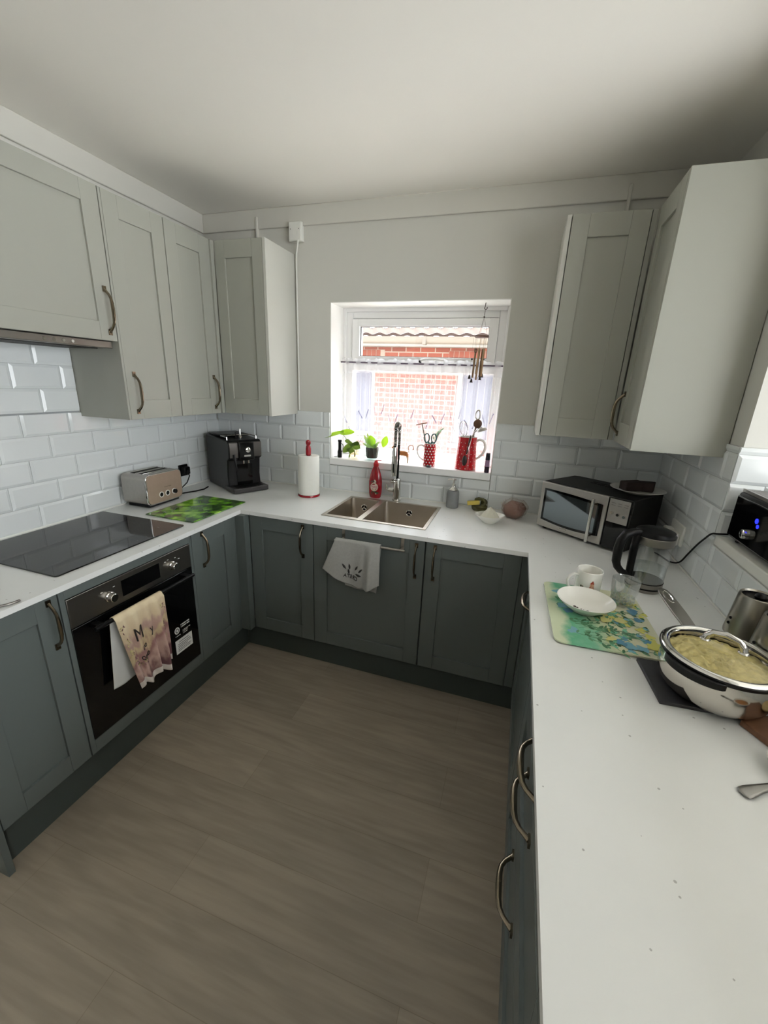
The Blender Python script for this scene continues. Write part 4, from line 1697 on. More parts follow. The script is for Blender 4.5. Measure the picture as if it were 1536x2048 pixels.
PZ = ZW + h
pc = (2.545, -.290)
t = thing('plate', 'white plate on top of the microwave', 'plate', (pc[0], pc[1], PZ + .001))
g = G().lathe([(.001, .003), (.06, .003), (.064, .0), (.068, .002), (.085, .008), (.112, .017), (.114, .019), (.111, .0195), (.085, .011), (.066, .0065), (.001, .0065)], 56)
g.build('plate', WHITEC, t)
CAKE = mat('chocolate_brown_crumb', rgb(44, 29, 26), .8, var=.35, scale=60, bump=.6, bscale=160)
for k, (x, y, a, lb) in enumerate(((-.028, .0, 20, 'dark brown cake slice lying on the left of the microwave plate'),
                                   (.026, .015, -14, 'dark brown cake slice leaning on the right of the microwave plate'))):
    g = G()
    g.prism([(-.042, -.030), (.040, -.024), (.045, .028), (-.038, .032)], 0, .042)
    bmg = g
    g.tf(0, lambda p: (p[0], p[1], p[2] * (1 + .12 * sin(p[0] * 60))))
    g.mtf(0, Matrix.Translation((pc[0] + x, pc[1] + y, PZ + .0085)) @ Matrix.Rotation(RAD(a), 4, 'Z') @ Matrix.Rotation(RAD(0), 4, 'X'))
    tag(g.build('cake_slice', CAKE, bevel=.004), lb, 'cake', 'cake slices on the plate')

# ------------------------------------------------------------------ kettle
KC = (2.497, -.803)
kt = thing('kettle', 'glass and steel electric kettle with black handle, half full of water', 'kettle', (KC[0], KC[1], ZW))
g = G().lathe([(.001, 0), (.058, 0), (.060, .003), (.060, .012), (.0585, .014), (.0585, .016), (.060, .018), (.060, .034), (.0575, .036), (.001, .036)], 44)
g.build('base', STEELD, kt)
g = G().lathe([(.0604, .0115), (.0608, .013), (.0604, .0165)], 44)
g.lathe([(.0600, .033), (.0606, .0345), (.0595, .0365)], 44)
g.build('seal', BLACKM, kt)
g = G().lathe([(.0585, .036), (.0595, .06), (.061, .12), (.0625, .178)], 44)
g.build('glass_body', glass('kettle_glass', (.93, .94, .94, 1), .26), kt)
g = G().lathe([(.001, .037), (.0572, .037), (.0582, .06), (.0588, .086), (.0555, .0862), (.001, .0858)], 44)
g.build('water', glass('water', (.92, .95, .95, 1), .2), kt)
g = G().lathe([(.0632, .176), (.0645, .178), (.0650, .204), (.063, .206)], 44)
g.build('collar', STEELD, kt)
g = G().lathe([(.0640, .204), (.0645, .212), (.060, .222), (.045, .228), (.001, .230)], 44)
g.build('lid', BLACK, kt)
hd_ = Vector((-.92, -.39, 0)).normalized()
P = lambda d, z: tuple(hd_ * d + Vector((0, 0, z)))
g = G().tube([P(.058, .214), P(.085, .216), P(.110, .208), P(.124, .185), P(.128, .15), P(.126, .105), P(.118, .085), P(.10, .066), P(.075, .052), P(.062, .05)],
             [.012, .014, .015, .0155, .0155, .0145, .013, .012, .012, .012], 14)
g.tube([P(.066, .212), P(.069, .15), P(.066, .05)], [.013, .013, .012], 14)
g.build('handle', BLACK, kt)
g = G()
s_ = -hd_
g.tube([tuple(s_ * .058 + Vector((0, 0, .185))), tuple(s_ * .075 + Vector((0, 0, .200))), tuple(s_ * .082 + Vector((0, 0, .206)))], [.016, .013, .008], 12)
g.build('spout', STEEL, kt)

# ------------------------------------------------------------------ green board, flower board and what stands on them
def photo_green():
    m, t, p = nt('printed_green_leaves')
    tc = N(t, 'ShaderNodeTexCoord')
    n1 = N(t, 'ShaderNodeTexNoise', i_Scale=9.0, i_Detail=4.0, i_Distortion=1.2)
    t.links.new(tc.outputs['Object'], n1.inputs['Vector'])
    vo = N(t, 'ShaderNodeTexVoronoi', i_Scale=16.0)
    t.links.new(tc.outputs['Object'], vo.inputs['Vector'])
    mu = N(t, 'ShaderNodeMath', operation='MULTIPLY_ADD')
    mu.inputs[1].default_value = -.35
    t.links.new(vo.outputs['Distance'], mu.inputs[0])
    t.links.new(n1.outputs['Fac'], mu.inputs[2])
    cr = N(t, 'ShaderNodeValToRGB')
    e = cr.color_ramp.elements
    e[0].position, e[0].color = .14, rgb(30, 54, 24)
    e[1].position, e[1].color = .50, rgb(160, 206, 84)
    a = e.new(.24)
    a.color = rgb(62, 104, 36)
    a = e.new(.36)
    a.color = rgb(104, 158, 46)
    t.links.new(mu.outputs[0], cr.inputs[0])
    t.links.new(cr.outputs[0], p.inputs['Base Color'])
    p.inputs['Roughness'].default_value = .05
    return m


g = G().box(-.149, .149, -.2, .2, .002, .0065)
t = thing('chopping_board', 'glass chopping board printed with green leaves, in front of the toaster', 'chopping board', (.407, -.700, ZW), RAD(-1))
g.build('board', photo_green(), t, bevel=.001)
g = G()
for x in (-.13, .13):
    for y in (-.18, .18):
        g.cyl((x, y, 0), (x, y, .002), .008, n=10)
g.build('feet', BLACKM, t)


def flower_mat():
    m, t, p = nt('painted_flower_board')
    tc = N(t, 'ShaderNodeTexCoord')
    n1 = N(t, 'ShaderNodeTexNoise', i_Scale=12.0, i_Detail=4.0)
    t.links.new(tc.outputs['Object'], n1.inputs['Vector'])
    sx = N(t, 'ShaderNodeSeparateXYZ')
    t.links.new(tc.outputs['Object'], sx.inputs[0])
    # green wash along the left margin, running out to cream
    a = N(t, 'ShaderNodeMath', operation='MULTIPLY_ADD')
    a.inputs[1].default_value = .16
    t.links.new(n1.outputs['Fac'], a.inputs[0])
    t.links.new(sx.outputs[0], a.inputs[2])
    cr = N(t, 'ShaderNodeValToRGB')
    e = cr.color_ramp.elements
    e[0].position, e[0].color = 0.0, rgb(214, 218, 186)
    e[1].position, e[1].color = 1.0, rgb(212, 214, 186)
    for pos, c_ in ((.30, (206, 216, 184)), (.40, (104, 176, 140)), (.50, (136, 192, 160)), (.64, (190, 208, 172)), (.8, (214, 214, 180))):
        q = e.new(pos)
        q.color = rgb(*c_)
    mr = N(t, 'ShaderNodeMapRange')
    mr.inputs[1].default_value = -.16
    mr.inputs[2].default_value = .20
    t.links.new(a.outputs[0], mr.inputs[0])
    t.links.new(mr.outputs[0], cr.inputs[0])
    t.links.new(cr.outputs[0], p.inputs['Base Color'])
    p.inputs['Roughness'].default_value = .12
    return m


FB = (2.301, -1.103)
fb = thing('flower_board', 'pale glass board painted with green, blue and yellow flowers', 'chopping board', (FB[0], FB[1], ZW), RAD(2.0))
g = G().prism(rrect(.296, .39, .022), .004, .0085)
INK = [mat('green_ink', rgb(98, 146, 112), .15), mat('dark_green_ink', rgb(72, 112, 82), .15), mat('blue_ink', rgb(124, 172, 186), .15),
       mat('deep_blue_ink', rgb(98, 146, 172), .15), mat('yellow_ink', rgb(208, 206, 110), .15), mat('pale_yellow_ink', rgb(214, 210, 140), .15),
       mat('mint_ink', rgb(120, 184, 152), .15)]
zi = [.00862]


def nextz():
    zi[0] += .000004
    return zi[0]


def inkblob(cx, cy, r, m, jag=.3, n=14, sx=1.0):
    z = nextz()
    ph = random.random() * 6
    g.face([(cx + sx * r * (1 + jag * sin(3 * t_ + ph) * .5 + jag * random.uniform(-.4, .4)) * cos(t_),
             cy + r * (1 + jag * sin(3 * t_ + ph) * .5 + jag * random.uniform(-.4, .4)) * sin(t_), z) for t_ in [2 * pi * i / n for i in range(n)]], m)


def inkstem(pts, w, m):
    for i in range(len(pts) - 1):
        a, b = Vector(pts[i]), Vector(pts[i + 1])
        d = (b - a)
        n_ = Vector((-d.y, d.x)).normalized() * w
        z = nextz()
        g.face([(a.x - n_.x, a.y - n_.y, z), (b.x - n_.x, b.y - n_.y, z), (b.x + n_.x, b.y + n_.y, z), (a.x + n_.x, a.y + n_.y, z)], m)


def inkleaf(x, y, ang, L, w, m):
    z = nextz()
    pts = []
    for s in (1, -1):
        rng = range(0, 9) if s == 1 else range(8, -1, -1)
        for i in rng:
            k = i / 8
            px_, py_ = L * k, s * w * sin(pi * k) ** .8
            pts.append((x + px_ * cos(ang) - py_ * sin(ang), y + px_ * sin(ang) + py_ * cos(ang), z))
    g.face(pts, m)


random.seed(11)
for i in range(9):
    inkblob(random.uniform(.0, .10), random.uniform(-.15, .12), random.uniform(.012, .024), 6, .4)
for i in range(9):
    inkblob(random.uniform(-.125, -.06), random.uniform(-.13, .15), random.uniform(.008, .018), (1, 7, 3, 7)[i % 4], .5)
for i in range(27):
    y0 = -.165 + i * .0112
    x0 = random.uniform(-.09, -.05)
    x1 = x0 + random.uniform(.10, .20)
    pts = [(x0 + (x1 - x0) * k / 6, y0 + .012 * sin(k * .9 + i) + (k / 6) * random.uniform(-.03, .03)) for k in range(7)]
    inkstem(pts, random.uniform(.0006, .0013), 2 if i % 3 else 1)
    for k in range(7):
        for s in (1, -1):
            if random.random() < .75:
                inkleaf(pts[k][0], pts[k][1], s * random.uniform(.4, 1.3), random.uniform(.012, .028), random.uniform(.003, .006), (1, 2, 2, 1, 7)[random.randrange(5)])
    inkblob(pts[-1][0] + .005, pts[-1][1], random.uniform(.007, .015), (3, 5, 4, 5)[i % 4], .5)
for (x, y, r, m_) in ((.055, -.155, .018, 3), (.035, -.145, .013, 4), (.088, -.160, .014, 3), (.118, -.135, .018, 5), (.125, -.172, .013, 5), (.10, -.06, .010, 5), (.115, .07, .010, 4),
                      (-.10, .02, .016, 3), (-.085, -.01, .014, 4), (.02, -.03, .018, 6), (.06, -.02, .02, 6)):
    for k in range(4):
        inkblob(x + random.uniform(-.008, .008), y + random.uniform(-.008, .008), r * random.uniform(.5, .9), m_, .5)
g.build('board', [flower_mat()] + INK, fb, sharp=30)
g = G()
for x in (-.12, .12):
    for y in (-.165, .165):
        g.cyl((x, y, 0), (x, y, .004), .008, n=10)
g.build('feet', mat('clear_rubber', rgb(190, 190, 186), .5), fb)
ZFB = ZW + .0088

MC = (2.287, -.945)
t = thing('mug', 'white mug with a little red figure and dark bush, by the kettle', 'mug', (MC[0], MC[1], ZFB))
g = G().lathe([(.001, .002), (.036, .002), (.038, 0), (.0405, .004), (.0415, .02), (.0415, .080), (.042, .084), (.0405, .086), (.0385, .084), (.038, .02), (.034, .008), (.001, .007)], 40)
g.build('body', WHITEC, t)
mh = Vector((-.93, -.36, 0)).normalized()
g = G().tube([tuple(mh * d + Vector((0, 0, z))) for d, z in ((.038, .066), (.055, .071), (.070, .062), (.077, .045), (.072, .026), (.058, .015), (.038, .018))], .0048, 10)
g.build('handle', WHITEC, t)
g = G()
fd = math.atan2(CAM[1] - MC[1], CAM[0] - MC[0])


def on_mug(x, z, off):
    a = fd + x / .0415
    return ((.0418 + off) * cos(a), (.0418 + off) * sin(a), z)


for (x, z, rx, rz, m_) in ((.014, .030, .008, .013, 0), (.014, .043, .007, .006, 1), (.014, .050, .006, .005, 0), (.0145, .056, .003, .004, 0), (.013, .016, .003, .006, 0), (.018, .016, .003, .006, 0),
                           (.014, .034, .009, .003, 1), (-.012, .022, .010, .008, 2), (-.018, .026, .006, .006, 2), (-.006, .018, .008, .006, 2), (-.020, .034, .003, .004, 2), (-.014, .033, .003, .004, 3)):
    blob(g, x, z, rx, rz, m_, on_mug, .0002 + .00008 * m_, 14)
g.build('decoration', [mat('brick_red_print', rgb(160, 60, 42), .3), mat('flesh_print', rgb(206, 160, 130), .3), mat('dark_green_print', rgb(38, 44, 28), .3), mat('brown_print', rgb(90, 56, 36), .3)], t)

GC = (2.388, -.995)
t = thing('cut_glass_tumbler', 'cut crystal tumbler standing on the flower board', 'glass', (GC[0], GC[1], ZFB))
CUT = glass('cut_crystal', (.97, .985, .985, 1), .45, .01)
g = G()


def cutf(a, r, z):
    if z < .052 and r > .03:
        k = 12
        d1 = abs(((a * k / (2 * pi) + z * 42) % 1) - .5)
        d2 = abs(((a * k / (2 * pi) - z * 42) % 1) - .5)
        return r - .0045 * (1 - 2 * min(d1, d2)) * min(1, (.052 - z) / .01)
    return r


pr = [(.001, 0), (.033, 0), (.036, .002)] + [(.037 + .005 * i / 22, .004 + .086 * i / 22) for i in range(23)] + [(.0405, .0905), (.0395, .088), (.0370, .03), (.034, .014), (.001, .012)]
g.lathe(pr, 96, fn=cutf)
g.build('tumbler', CUT, t, sharp=12)

BC = (2.262, -1.085)
t = thing('cereal_bowl', 'white bowl with a few dark crumbs on the flower board', 'bowl', (BC[0], BC[1], ZFB))
g = G().lathe([(.001, .002), (.038, .002), (.041, 0), (.045, .004), (.062, .016), (.079, .030), (.0865, .040), (.0845, .0405), (.076, .031), (.060, .0185), (.042, .009), (.001, .008)], 56)
g.build('bowl', WHITEC, t)
g = G()
random.seed(2)
for (x, y) in ((-.03, -.01), (-.024, -.016), (-.012, -.022), (-.006, -.026), (-.016, -.028), (.002, -.03), (.008, -.032), (-.02, -.024), (.006, -.027)):
    g.sphere((x, y, .0112), random.uniform(.0022, .0036), 8, sx=1.4, sz=.6)
g.mtf(0, Matrix.Translation((BC[0], BC[1], ZFB)))
o = tag(g.build('dark_crumbs', mat('dark_crumb', rgb(50, 34, 34), .7)), 'scatter of dark crumbs in the white bowl', 'crumbs', kind='stuff')

# ------------------------------------------------------------------ pan corner on the right worktop
t = thing('slate_trivet', 'black slate trivet under the steel saucepan', 'trivet', (2.446, -1.383, ZW), RAD(4))
g = G().box(-.076, .085, -.082, .082, 0, .009)
g.build('slate', mat('black_slate', rgb(38, 38, 42), .5, var=.3, scale=25, bump=.4, bscale=60), t, bevel=.002)
PC = (2.500, -1.388)
PB = ZW + .0095
pn = thing('saucepan', 'polished steel saucepan with a glass lid, full of pale food', 'saucepan', (PC[0], PC[1], PB))
g = G().lathe([(.001, 0), (.086, 0), (.094, .004), (.106, .018), (.113, .038), (.115, .058), (.113, .078), (.111, .088), (.1145, .0905), (.1145, .092), (.109, .092),
               (.108, .088), (.111, .06), (.108, .03), (.09, .006), (.001, .004)], 64)
g.build('pot', mat('polished_steel', rgb(205, 200, 192), .10, 1.0), pn)
hdv = Vector((-.022, .195, 0)).normalized()
sd = Vector((hdv.y, -hdv.x, 0))
g = G()
ol = []
for s in (1, -1):
    seq = [(.108, .014), (.14, .0165), (.20, .019), (.29, .018), (.315, .013), (.322, .005)]
    for d, w_ in (seq if s == 1 else seq[::-1]):
        p = hdv * d + sd * (s * w_)
        ol.append((p.x, p.y))
g.prism(ol, .083, .089)
g.tf(0, lambda p: (p[0], p[1], p[2] + .10 * max(0, math.hypot(p[0], p[1]) - .12)))
hh = g.build('handle', STEELD, pn, bevel=.002)
g = G()
lp = []
for i in range(20):
    a = 2 * pi * i / 20
    d = .275 + .032 * cos(a)
    q = hdv * d + sd * (.009 * sin(a))
    lp.append((q.x, q.y, .0895 + .10 * (d - .12)))
g.tube(lp, .0022, 6, closed=True)
g.build('hanging_loop', CHROME, hh)
lid = G()
lid.lathe([(.1135, .092), (.119, .093), (.1205, .096), (.1205, .101), (.1185, .103), (.110, .103), (.108, .099), (.1135, .092)], 64)
lo = lid.build('lid', BLACK, pn)
fa = math.atan2(-.60, -.62)
g = G()
for i in range(13):
    pass
ln = []
pl_in, pl_out = [], []
for i in range(25):
    k = i / 24
    a = fa - .55 + 1.1 * k
    ro = .1205 + .014 * sin(pi * k) ** .6
    pl_out.append((ro * cos(a), ro * sin(a)))
    pl_in.append((.117 * cos(a), .117 * sin(a)))
g.prism(pl_out + pl_in[::-1], .082, .098)
g.build('pouring_flange', BLACK, lo, bevel=.002)
g = G()
sl = [(.1295 * cos(fa + .12 * (k - 4) / 4), .1295 * sin(fa + .12 * (k - 4) / 4), .0925) for k in range(9)]
g.tube(sl, .003, 8)
g.build('slot', WHITEP, lo)  # white bar drawn for the highlight in the flange slot
g = G().lathe([(.100, .1035), (.103, .1065), (.108, .108), (.115, .1065), (.1185, .103), (.117, .1015)], 64)
g.build('lid_rim', CHROME, lo)
g = G().lathe([(.104, .106), (.09, .112), (.065, .119), (.035, .1235), (.001, .125)], 64)
g.build('lid_glass', glass('lid_glass', (.95, .95, .92, 1), .07), lo)
g = G()
kd = Vector((.86, -.50, 0))
ks = Vector((.5, .86, 0))
A = lambda d, z, s=0: tuple(kd * d + ks * s + Vector((0, 0, z)))
g.tube([A(-.036, .1245), A(-.034, .137), A(-.024, .148), A(0, .153), A(.024, .148), A(.034, .137), A(.036, .1245)], [.008, .0075, .007, .0075, .007, .0075, .008], 12)
g.sphere(A(-.036, .125), .011, 12, sz=.5)
g.sphere(A(.036, .125), .011, 12, sz=.5)
g.build('lid_handle', CHROME, lo)
g = G()


def food(u, v):
    a = 2 * pi * u
    r = .105 * v
    x, y = r * cos(a), r * sin(a)
    n_ = MN.noise(Vector((x * 90, y * 90, 0))) * .006 + MN.noise(Vector((x * 220, y * 220, 3))) * .003
    return (PC[0] + x, PC[1] + y, PB + .082 + n_ + .006 * (1 - v))


g.grid(food, 120, 44)
o = g.build('cooked_food', mat('pale_yellow_food', rgb(206, 192, 132), .6, var=.5, scale=42, bump=.8, bscale=160), sharp=180)
tag(o, 'pale yellow cooked food filling the saucepan under the lid', 'food', kind='stuff')

for k, (x, y, lb) in enumerate(((2.648, -1.178, 'tapered steel canister with black top against the right wall, farther one'),
                                (2.650, -1.298, 'tapered steel canister with black top at the picture edge, nearer one'))):
    t = thing('steel_canister', lb, 'canister', (x, y, ZW), group='steel canisters by the right wall')
    g = G().lathe([(.001, 0), (.044, 0), (.046, .004), (.044, .055), (.046, .062), (.001, .062)], 32)
    g.build('foot', BLACK, t)
    g = G().lathe([(.001, .064), (.050, .064), (.0535, .067), (.054, .072), (.0445, .180), (.043, .186), (.0405, .187), (.038, .182)], 40)
    b_ = g.build('body', mat('brushed_dark_steel', rgb(150, 146, 136), .28, 1.0), t)
    g = G().lathe([(.001, .176), (.0395, .178), (.0398, .183)], 32)
    g.sphere((.004, .004, .182), .014, 12, sz=.8)
    g.build('top', BLACK, t)
    for z in (.098, .113):
        g = G()
        a = RAD(185)
        rr = .054 - (z - .072) * .088
        g.sphere((rr * cos(a), rr * sin(a), z), .0045, 8, sz=.9)
        g.build('button', BLACKM, t)

WOODB = mat('walnut_board', rgb(112, 76, 52), .5, var=.25, scale=18, stretch=(6, 1, 1))
bt = thing('wooden_board', 'small brown wooden board by the saucepan at the picture edge', 'board', (2.600, -1.522, ZW), RAD(-60))
g = G().box(-.075, .075, -.042, .042, 0, .014)
g.build('board', WOODB, bt, bevel=.002)
g = G().sphere((0, 0, 0), 1, 24)
g.tf(0, lambda p: (p[0] * .045 + .004 * MN.noise(Vector(p) * 3), p[1] * .028 + .004 * MN.noise(Vector(p) * 4), p[2] * .013 + .013))
g.mtf(0, Matrix.Translation((2.632, -1.492, ZW + .0145)) @ Matrix.Rotation(RAD(-30), 4, 'Z'))
tag(g.build('bread_crust', mat('pale_crust', rgb(196, 172, 124), .8, var=.3, scale=60, bump=.5, bscale=150), sharp=180), 'pale piece of bread crust on the brown wooden board', 'bread')
t = thing('spice_dish', 'tiny white dish of brown spice at the right picture edge', 'dish', (2.562, -1.598, ZW))
g = G().lathe([(.001, .002), (.022, .002), (.024, 0), (.030, .006), (.040, .020), (.0425, .026), (.041, .0268), (.037, .021), (.027, .009), (.001, .006)], 40)
g.build('dish', WHITEC, t)
g = G().lathe([(.001, .0215), (.020, .020), (.0365, .0185), (.036, .016), (.001, .010)], 36)
g.mtf(0, Matrix.Translation((2.562, -1.598, ZW)))
tag(g.build('ground_spice', mat('brown_spice', rgb(142, 96, 52), .95, var=.2, scale=300, bump=.5, bscale=400), sharp=180), 'ground brown spice filling the tiny white dish', 'spice', kind='stuff')


def spoon_geo(L, bw, hw):
    """flat spoon along +x, handle end at 0"""
    out = []
    seq = [(0, .45), (.03, .95), (.10, 1), (.22, .75), (.45, .42), (.62, .36), (.68, .6)]
    bowl_ = [(.74, 1.0), (.82, 1.25), (.90, 1.15), (.97, .7), (1.0, .15)]
    up_ = [(L * a, hw * b) for a, b in seq] + [(L * a, bw * b) for a, b in bowl_]
    return up_


def make_spoon(name, label, loc, rz, L, bw, hw, m, cat='spoon'):
    t = thing(name, label, cat, loc, rz)
    g = G()
    pr_ = spoon_geo(L, bw, hw)
    b = len(g.v)
    for (x, w_) in pr_:
        k = x / L
        z = .0035 + .010 * sin(pi * min(1, k / .72)) * (.3 if k < .72 else 0)
        dip = .004 if k > .72 else -.0006
        for s in (-1, -.5, 0, .5, 1):
            zz = z + (.0045 * s * s if k > .7 else -.0006 * s * s + .0006)
            g.v.append((x, s * w_, zz))
    n_ = len(pr_)
    for i in range(n_ - 1):
        for k in range(4):
            a = b + i * 5 + k
            g.f.append([a, a + 1, a + 6, a + 5])
            g.m.append(0)
    g.build('spoon', m, t, solid=.0016, sharp=60)
    return t


make_spoon('teaspoon', 'dull steel spoon whose handle points at the wide worktop, below the spice dish', (2.450, -1.676, ZW), RAD(30), .17, .013, .012, mat('dull_steel', rgb(150, 148, 144), .38, 1.0))
t = thing('bent_handle_tool', 'curved grey metal handle lying on the worktop left of the oven', 'utensil', (0, 0, ZW))
g = G()
pts = [(.604, -1.683, .004), (.6045, -1.70, .0045), (.601, -1.715, .005), (.592, -1.728, .005), (.578, -1.745, .005), (.555, -1.765, .005), (.52, -1.785, .005), (.47, -1.80, .005)]
g.tube(pts, [.004] * 8, 10, flat=.8)
g.build('handle', STEELD, t)
g = G().lathe([(.001, 0), (.034, 0), (.036, .006), (.030, .012), (.001, .012)], 28, (.44, -1.805, 0))
g.build('head', STEELD, t)
t = thing('bottle_top', 'small red bottle top at the left picture edge in front of the hob', 'bottle top', (.515, -1.752 + .03, ZW))
g = G().lathe([(.001, 0), (.018, 0), (.019, .002), (.018, .012), (.001, .013)], 24)
t.location = (.475, -1.70, ZW)
g.build('top', mat('red_plastic', rgb(180, 40, 44), .35), t)

# ------------------------------------------------------------------ air fryer on the hatch sill
af = thing('mini_oven', 'black tabletop oven with silver knob on the hatch sill at right', 'oven', (2.718, -.764, 1.113), RAD(-90))
g = G().box(0, .36, .0, .23, .012, .172)
g.build('casing', BLACK, af, bevel=.012, seg=3)
g = G()
for x in (.03, .33):
    for y in (.03, .20):
        g.cyl((x, y, 0), (x, y, .013), .012, n=10)
g.build('feet', BLACKM, af)
g = G().box(.012, .348, -.006, .002, .022, .160)
fr = g.build('front_panel', BLACKG, af, bevel=.004)
g = G()
g.tube([(.134, -.006, .060), (.134, -.020, .060), (.134, -.022, .060)], [.0165, .015, .012], 20)
g.build('knob', CHROME, fr)
g = G()
g.tube([(.163, -.006, .112), (.163, -.0075, .112)], .008, 12)
g.tube([(.175, -.006, .098), (.175, -.0075, .098)], .006, 12)
g.build('indicator', emit('blue_indicator', (.02, .03, .9, 1), 2.0), fr)
g = G()
for i in range(26):
    g.box(.012 + i * .013, .018 + i * .013, .01, .22, .1728, .180)
g.box(.008, .352, .006, .012, .172, .182).box(.008, .352, .218, .224, .172, .182)
g.build('top_rack', STEEL, af)

# ------------------------------------------------------------------ coffee machine (turned out of the left corner)
cm = thing('coffee_machine', 'black and grey bean-to-cup coffee machine in the left corner', 'coffee machine', (.405, -.397, ZW), RAD(61.2))
GREYP = mat('metallic_grey_plastic', rgb(92, 88, 84), .32, .6)
w = .228
g = G().box(0, w, 0, .12, .004, .036)
tr_ = g.build('drip_tray', mat('dark_grey_plastic', rgb(52, 50, 50), .4), cm, bevel=.006)
g = G()
for i in range(12):
    g.box(.03 + i * .0145, .038 + i * .0145, .012, .085, .036, .0375)
g.build('grille', BLACK, tr_)
g = G()
sidep = [(.085, .004), (.40, .004), (.405, .03), (.405, .315), (.39, .325), (.075, .318), (.055, .30), (.058, .21), (.085, .195), (.095, .1)]
g.prism(sidep, .008, w - .008, axis='x')
g.build('body', mat('dark_casing', rgb(20, 20, 21), .3, spec=.3), cm, bevel=.006)
colp = [(.062, .036), (.09, .036), (.095, .10), (.088, .17), (.075, .20), (.058, .21), (.048, .215), (.044, .26), (.050, .305), (.075, .316), (.10, .316), (.11, .1), (.10, .03)]
for s in (0, 1):
    g = G()
    g.prism([(a + .006, b) for a, b in colp], (.012 if s == 0 else .164), (.064 if s == 0 else .216), axis='x')
    g.build('front_column', GREYP, cm, bevel=.004)
g = G().box(.064, .164, .040, .09, .195, .312)
hp = g.build('head', BLACKG, cm, bevel=.008)
g = G().box(.064, .164, .088, .098, .030, .20)
g.build('front_recess', BLACKG, cm)
g = G()
g.tube([(.118, .040, .262), (.118, .030, .262), (.118, .028, .262)], [.017, .016, .013], 24)
g.build('dial', CHROME, hp)
g = G().prism(rrect(.044, .011, .005, 4, .114, .226), .034, .041, axis='y')
g.build('badge', CHROME, hp)
g = G()
for x in (.098, .130):
    g.cyl((x, .058, .196), (x, .058, .176), .005, n=10)
g.build('spout', CHROME, hp)
g = G().tube([(.034, .045, .235), (.034, .036, .21), (.036, .03, .17), (.040, .028, .14)], [.008, .007, .005, .004], 10)
g.build('steam_wand', BLACK, cm)
g = G().box(.02, w - .02, .20, .39, .326, .338)
g.build('bean_lid', BLACK, cm, bevel=.006)
g = G()
g.tube([(.02, .10, .318), (.02, .10, .334), (.02, .19, .334), (w - .02, .19, .334), (w - .02, .10, .334), (w - .02, .10, .318)], .0035, 8)
g.build('cup_rail', CHROME, cm)
g = G()
g.lathe([(.011, 0), (.011, .012), (.006, .016), (.0055, .055), (.004, .060), (.001, .060)], 16, (.118, .13, .322))
g.build('grinder_knob', CHROME, cm)
g = G().cyl((.085, .12, .32), (.085, .12, .362), .004, n=8)
g.build('measuring_scoop', BLACK, cm)

# ------------------------------------------------------------------ toaster
ts = thing('toaster', 'brushed copper-grey two-slot toaster beside the hob', 'toaster', (.2015, -.826, ZW), RAD(91.5))
w, d, h = .247, .165, .178
COP = mat('brushed_taupe_metal', rgb(172, 150, 134), .38, .45, var=.06, scale=40)
g = G()
pl = rrect(w - .004, h - .018, .026, 6, w / 2, .018 + (h - .018) / 2)
g.prism(pl, .006, d, axis='y')
g.build('casing', STEEL, ts, bevel=.006, seg=3)
g = G().prism(rrect(w, h - .014, .028, 6, w / 2, .016 + (h - .014) / 2), 0, .010, axis='y')
g.build('chrome_rim', CHROME, ts, bevel=.003)
g = G().prism(rrect(w - .012, h - .026, .023, 6, w / 2, .016 + (h - .014) / 2), -.0022, .002, axis='y')
fp_ = g.build('front_panel', COP, ts, bevel=.001)
for k, x in enumerate((.090, .133, .180)):
    g = G()
    cz = .062
    g.tube([(x + .0135 * cos(a * pi / 14), -.0035, cz + .0135 * sin(a * pi / 14)) for a in range(28)], .0024, 8, 1, closed=True)
    g.tube([(x, -.002, cz), (x, -.004 if k < 2 else -.016, cz)], .0115, 20, 0)
    g.build('button' if k < 2 else 'knob', [BLACK, mat('chrome_shine_ring', rgb(232, 230, 224), .2)], fp_)  # rings coloured pale for the shine of bright chrome
g = G()
add_text(g, 'Russell Hobbs', .0085, lambda x, y: (.140 + x, -.0027, .098 + y), 0)
g.build('lettering', DARKTXT, fp_)
g = G().box(.02, w - .02, .012, d - .012, .003, .019)
g.build('base', BLACK, ts, bevel=.003)
g = G()
for y in (.048, .098):
    g.box(.035, w - .035, y, y + .028, h - .001, h + .0012)
g.build('slots', BLACKM, ts)
g = G()
for y in (.044, .078, .094, .128):
    g.tube([(.032, y, h + .002), (w - .032, y, h + .002)], .0018, 8)
g.build('slot_rims', CHROME, ts)
g = G()
g.box(w - .002, w + .012, .07, .095, .09, .10)
g.build('lever', BLACK, ts, bevel=.002)

# sockets, plugs, flexes
t = thing('wall_socket', 'black single socket on the left wall behind the toaster', 'socket', (0.008, -.372, 1.010))
g = G().box(0, .010, -.036, .036, -.036, .036)
g.build('plate', BLACK, t, bevel=.003)
t = thing('plug', 'black mains plug in the socket behind the toaster', 'plug', (.0185, -.372, 1.010))
g = G().box(0, .030, -.024, .024, -.024, .024)
g.tube([(.028, 0, .0), (.04, 0, -.004)], [.018, .010], 12)
g.build('body', BLACK, t, bevel=.006)
g = G().tube([(.03, 0, -.01), (.04, 0, -.03), (.035, -.02, -.07), (.03, -.07, -.10), (.028, -.14, -.1065)], .0035, 8)
g.build('flex', BLACKM, t)
t = thing('power_cord', 'black mains lead on the worktop between toaster and coffee machine', 'cord', (0, 0, ZW))
g = G().tube([(.10, -.57, .0045), (.12, -.50, .0045), (.15, -.43, .0045), (.16, -.37, .0045), (.14, -.31, .0045)], .004, 8)
g.build('lead', BLACKM, t)
t = thing('wall_socket', 'white double socket on the right wall behind the kettle', 'socket', (W - .0075, -.430, 1.020))
g = G().box(-.010, 0, -.073, .073, -.043, .043)
g.build('plate', WHITEP, t, bevel=.003)
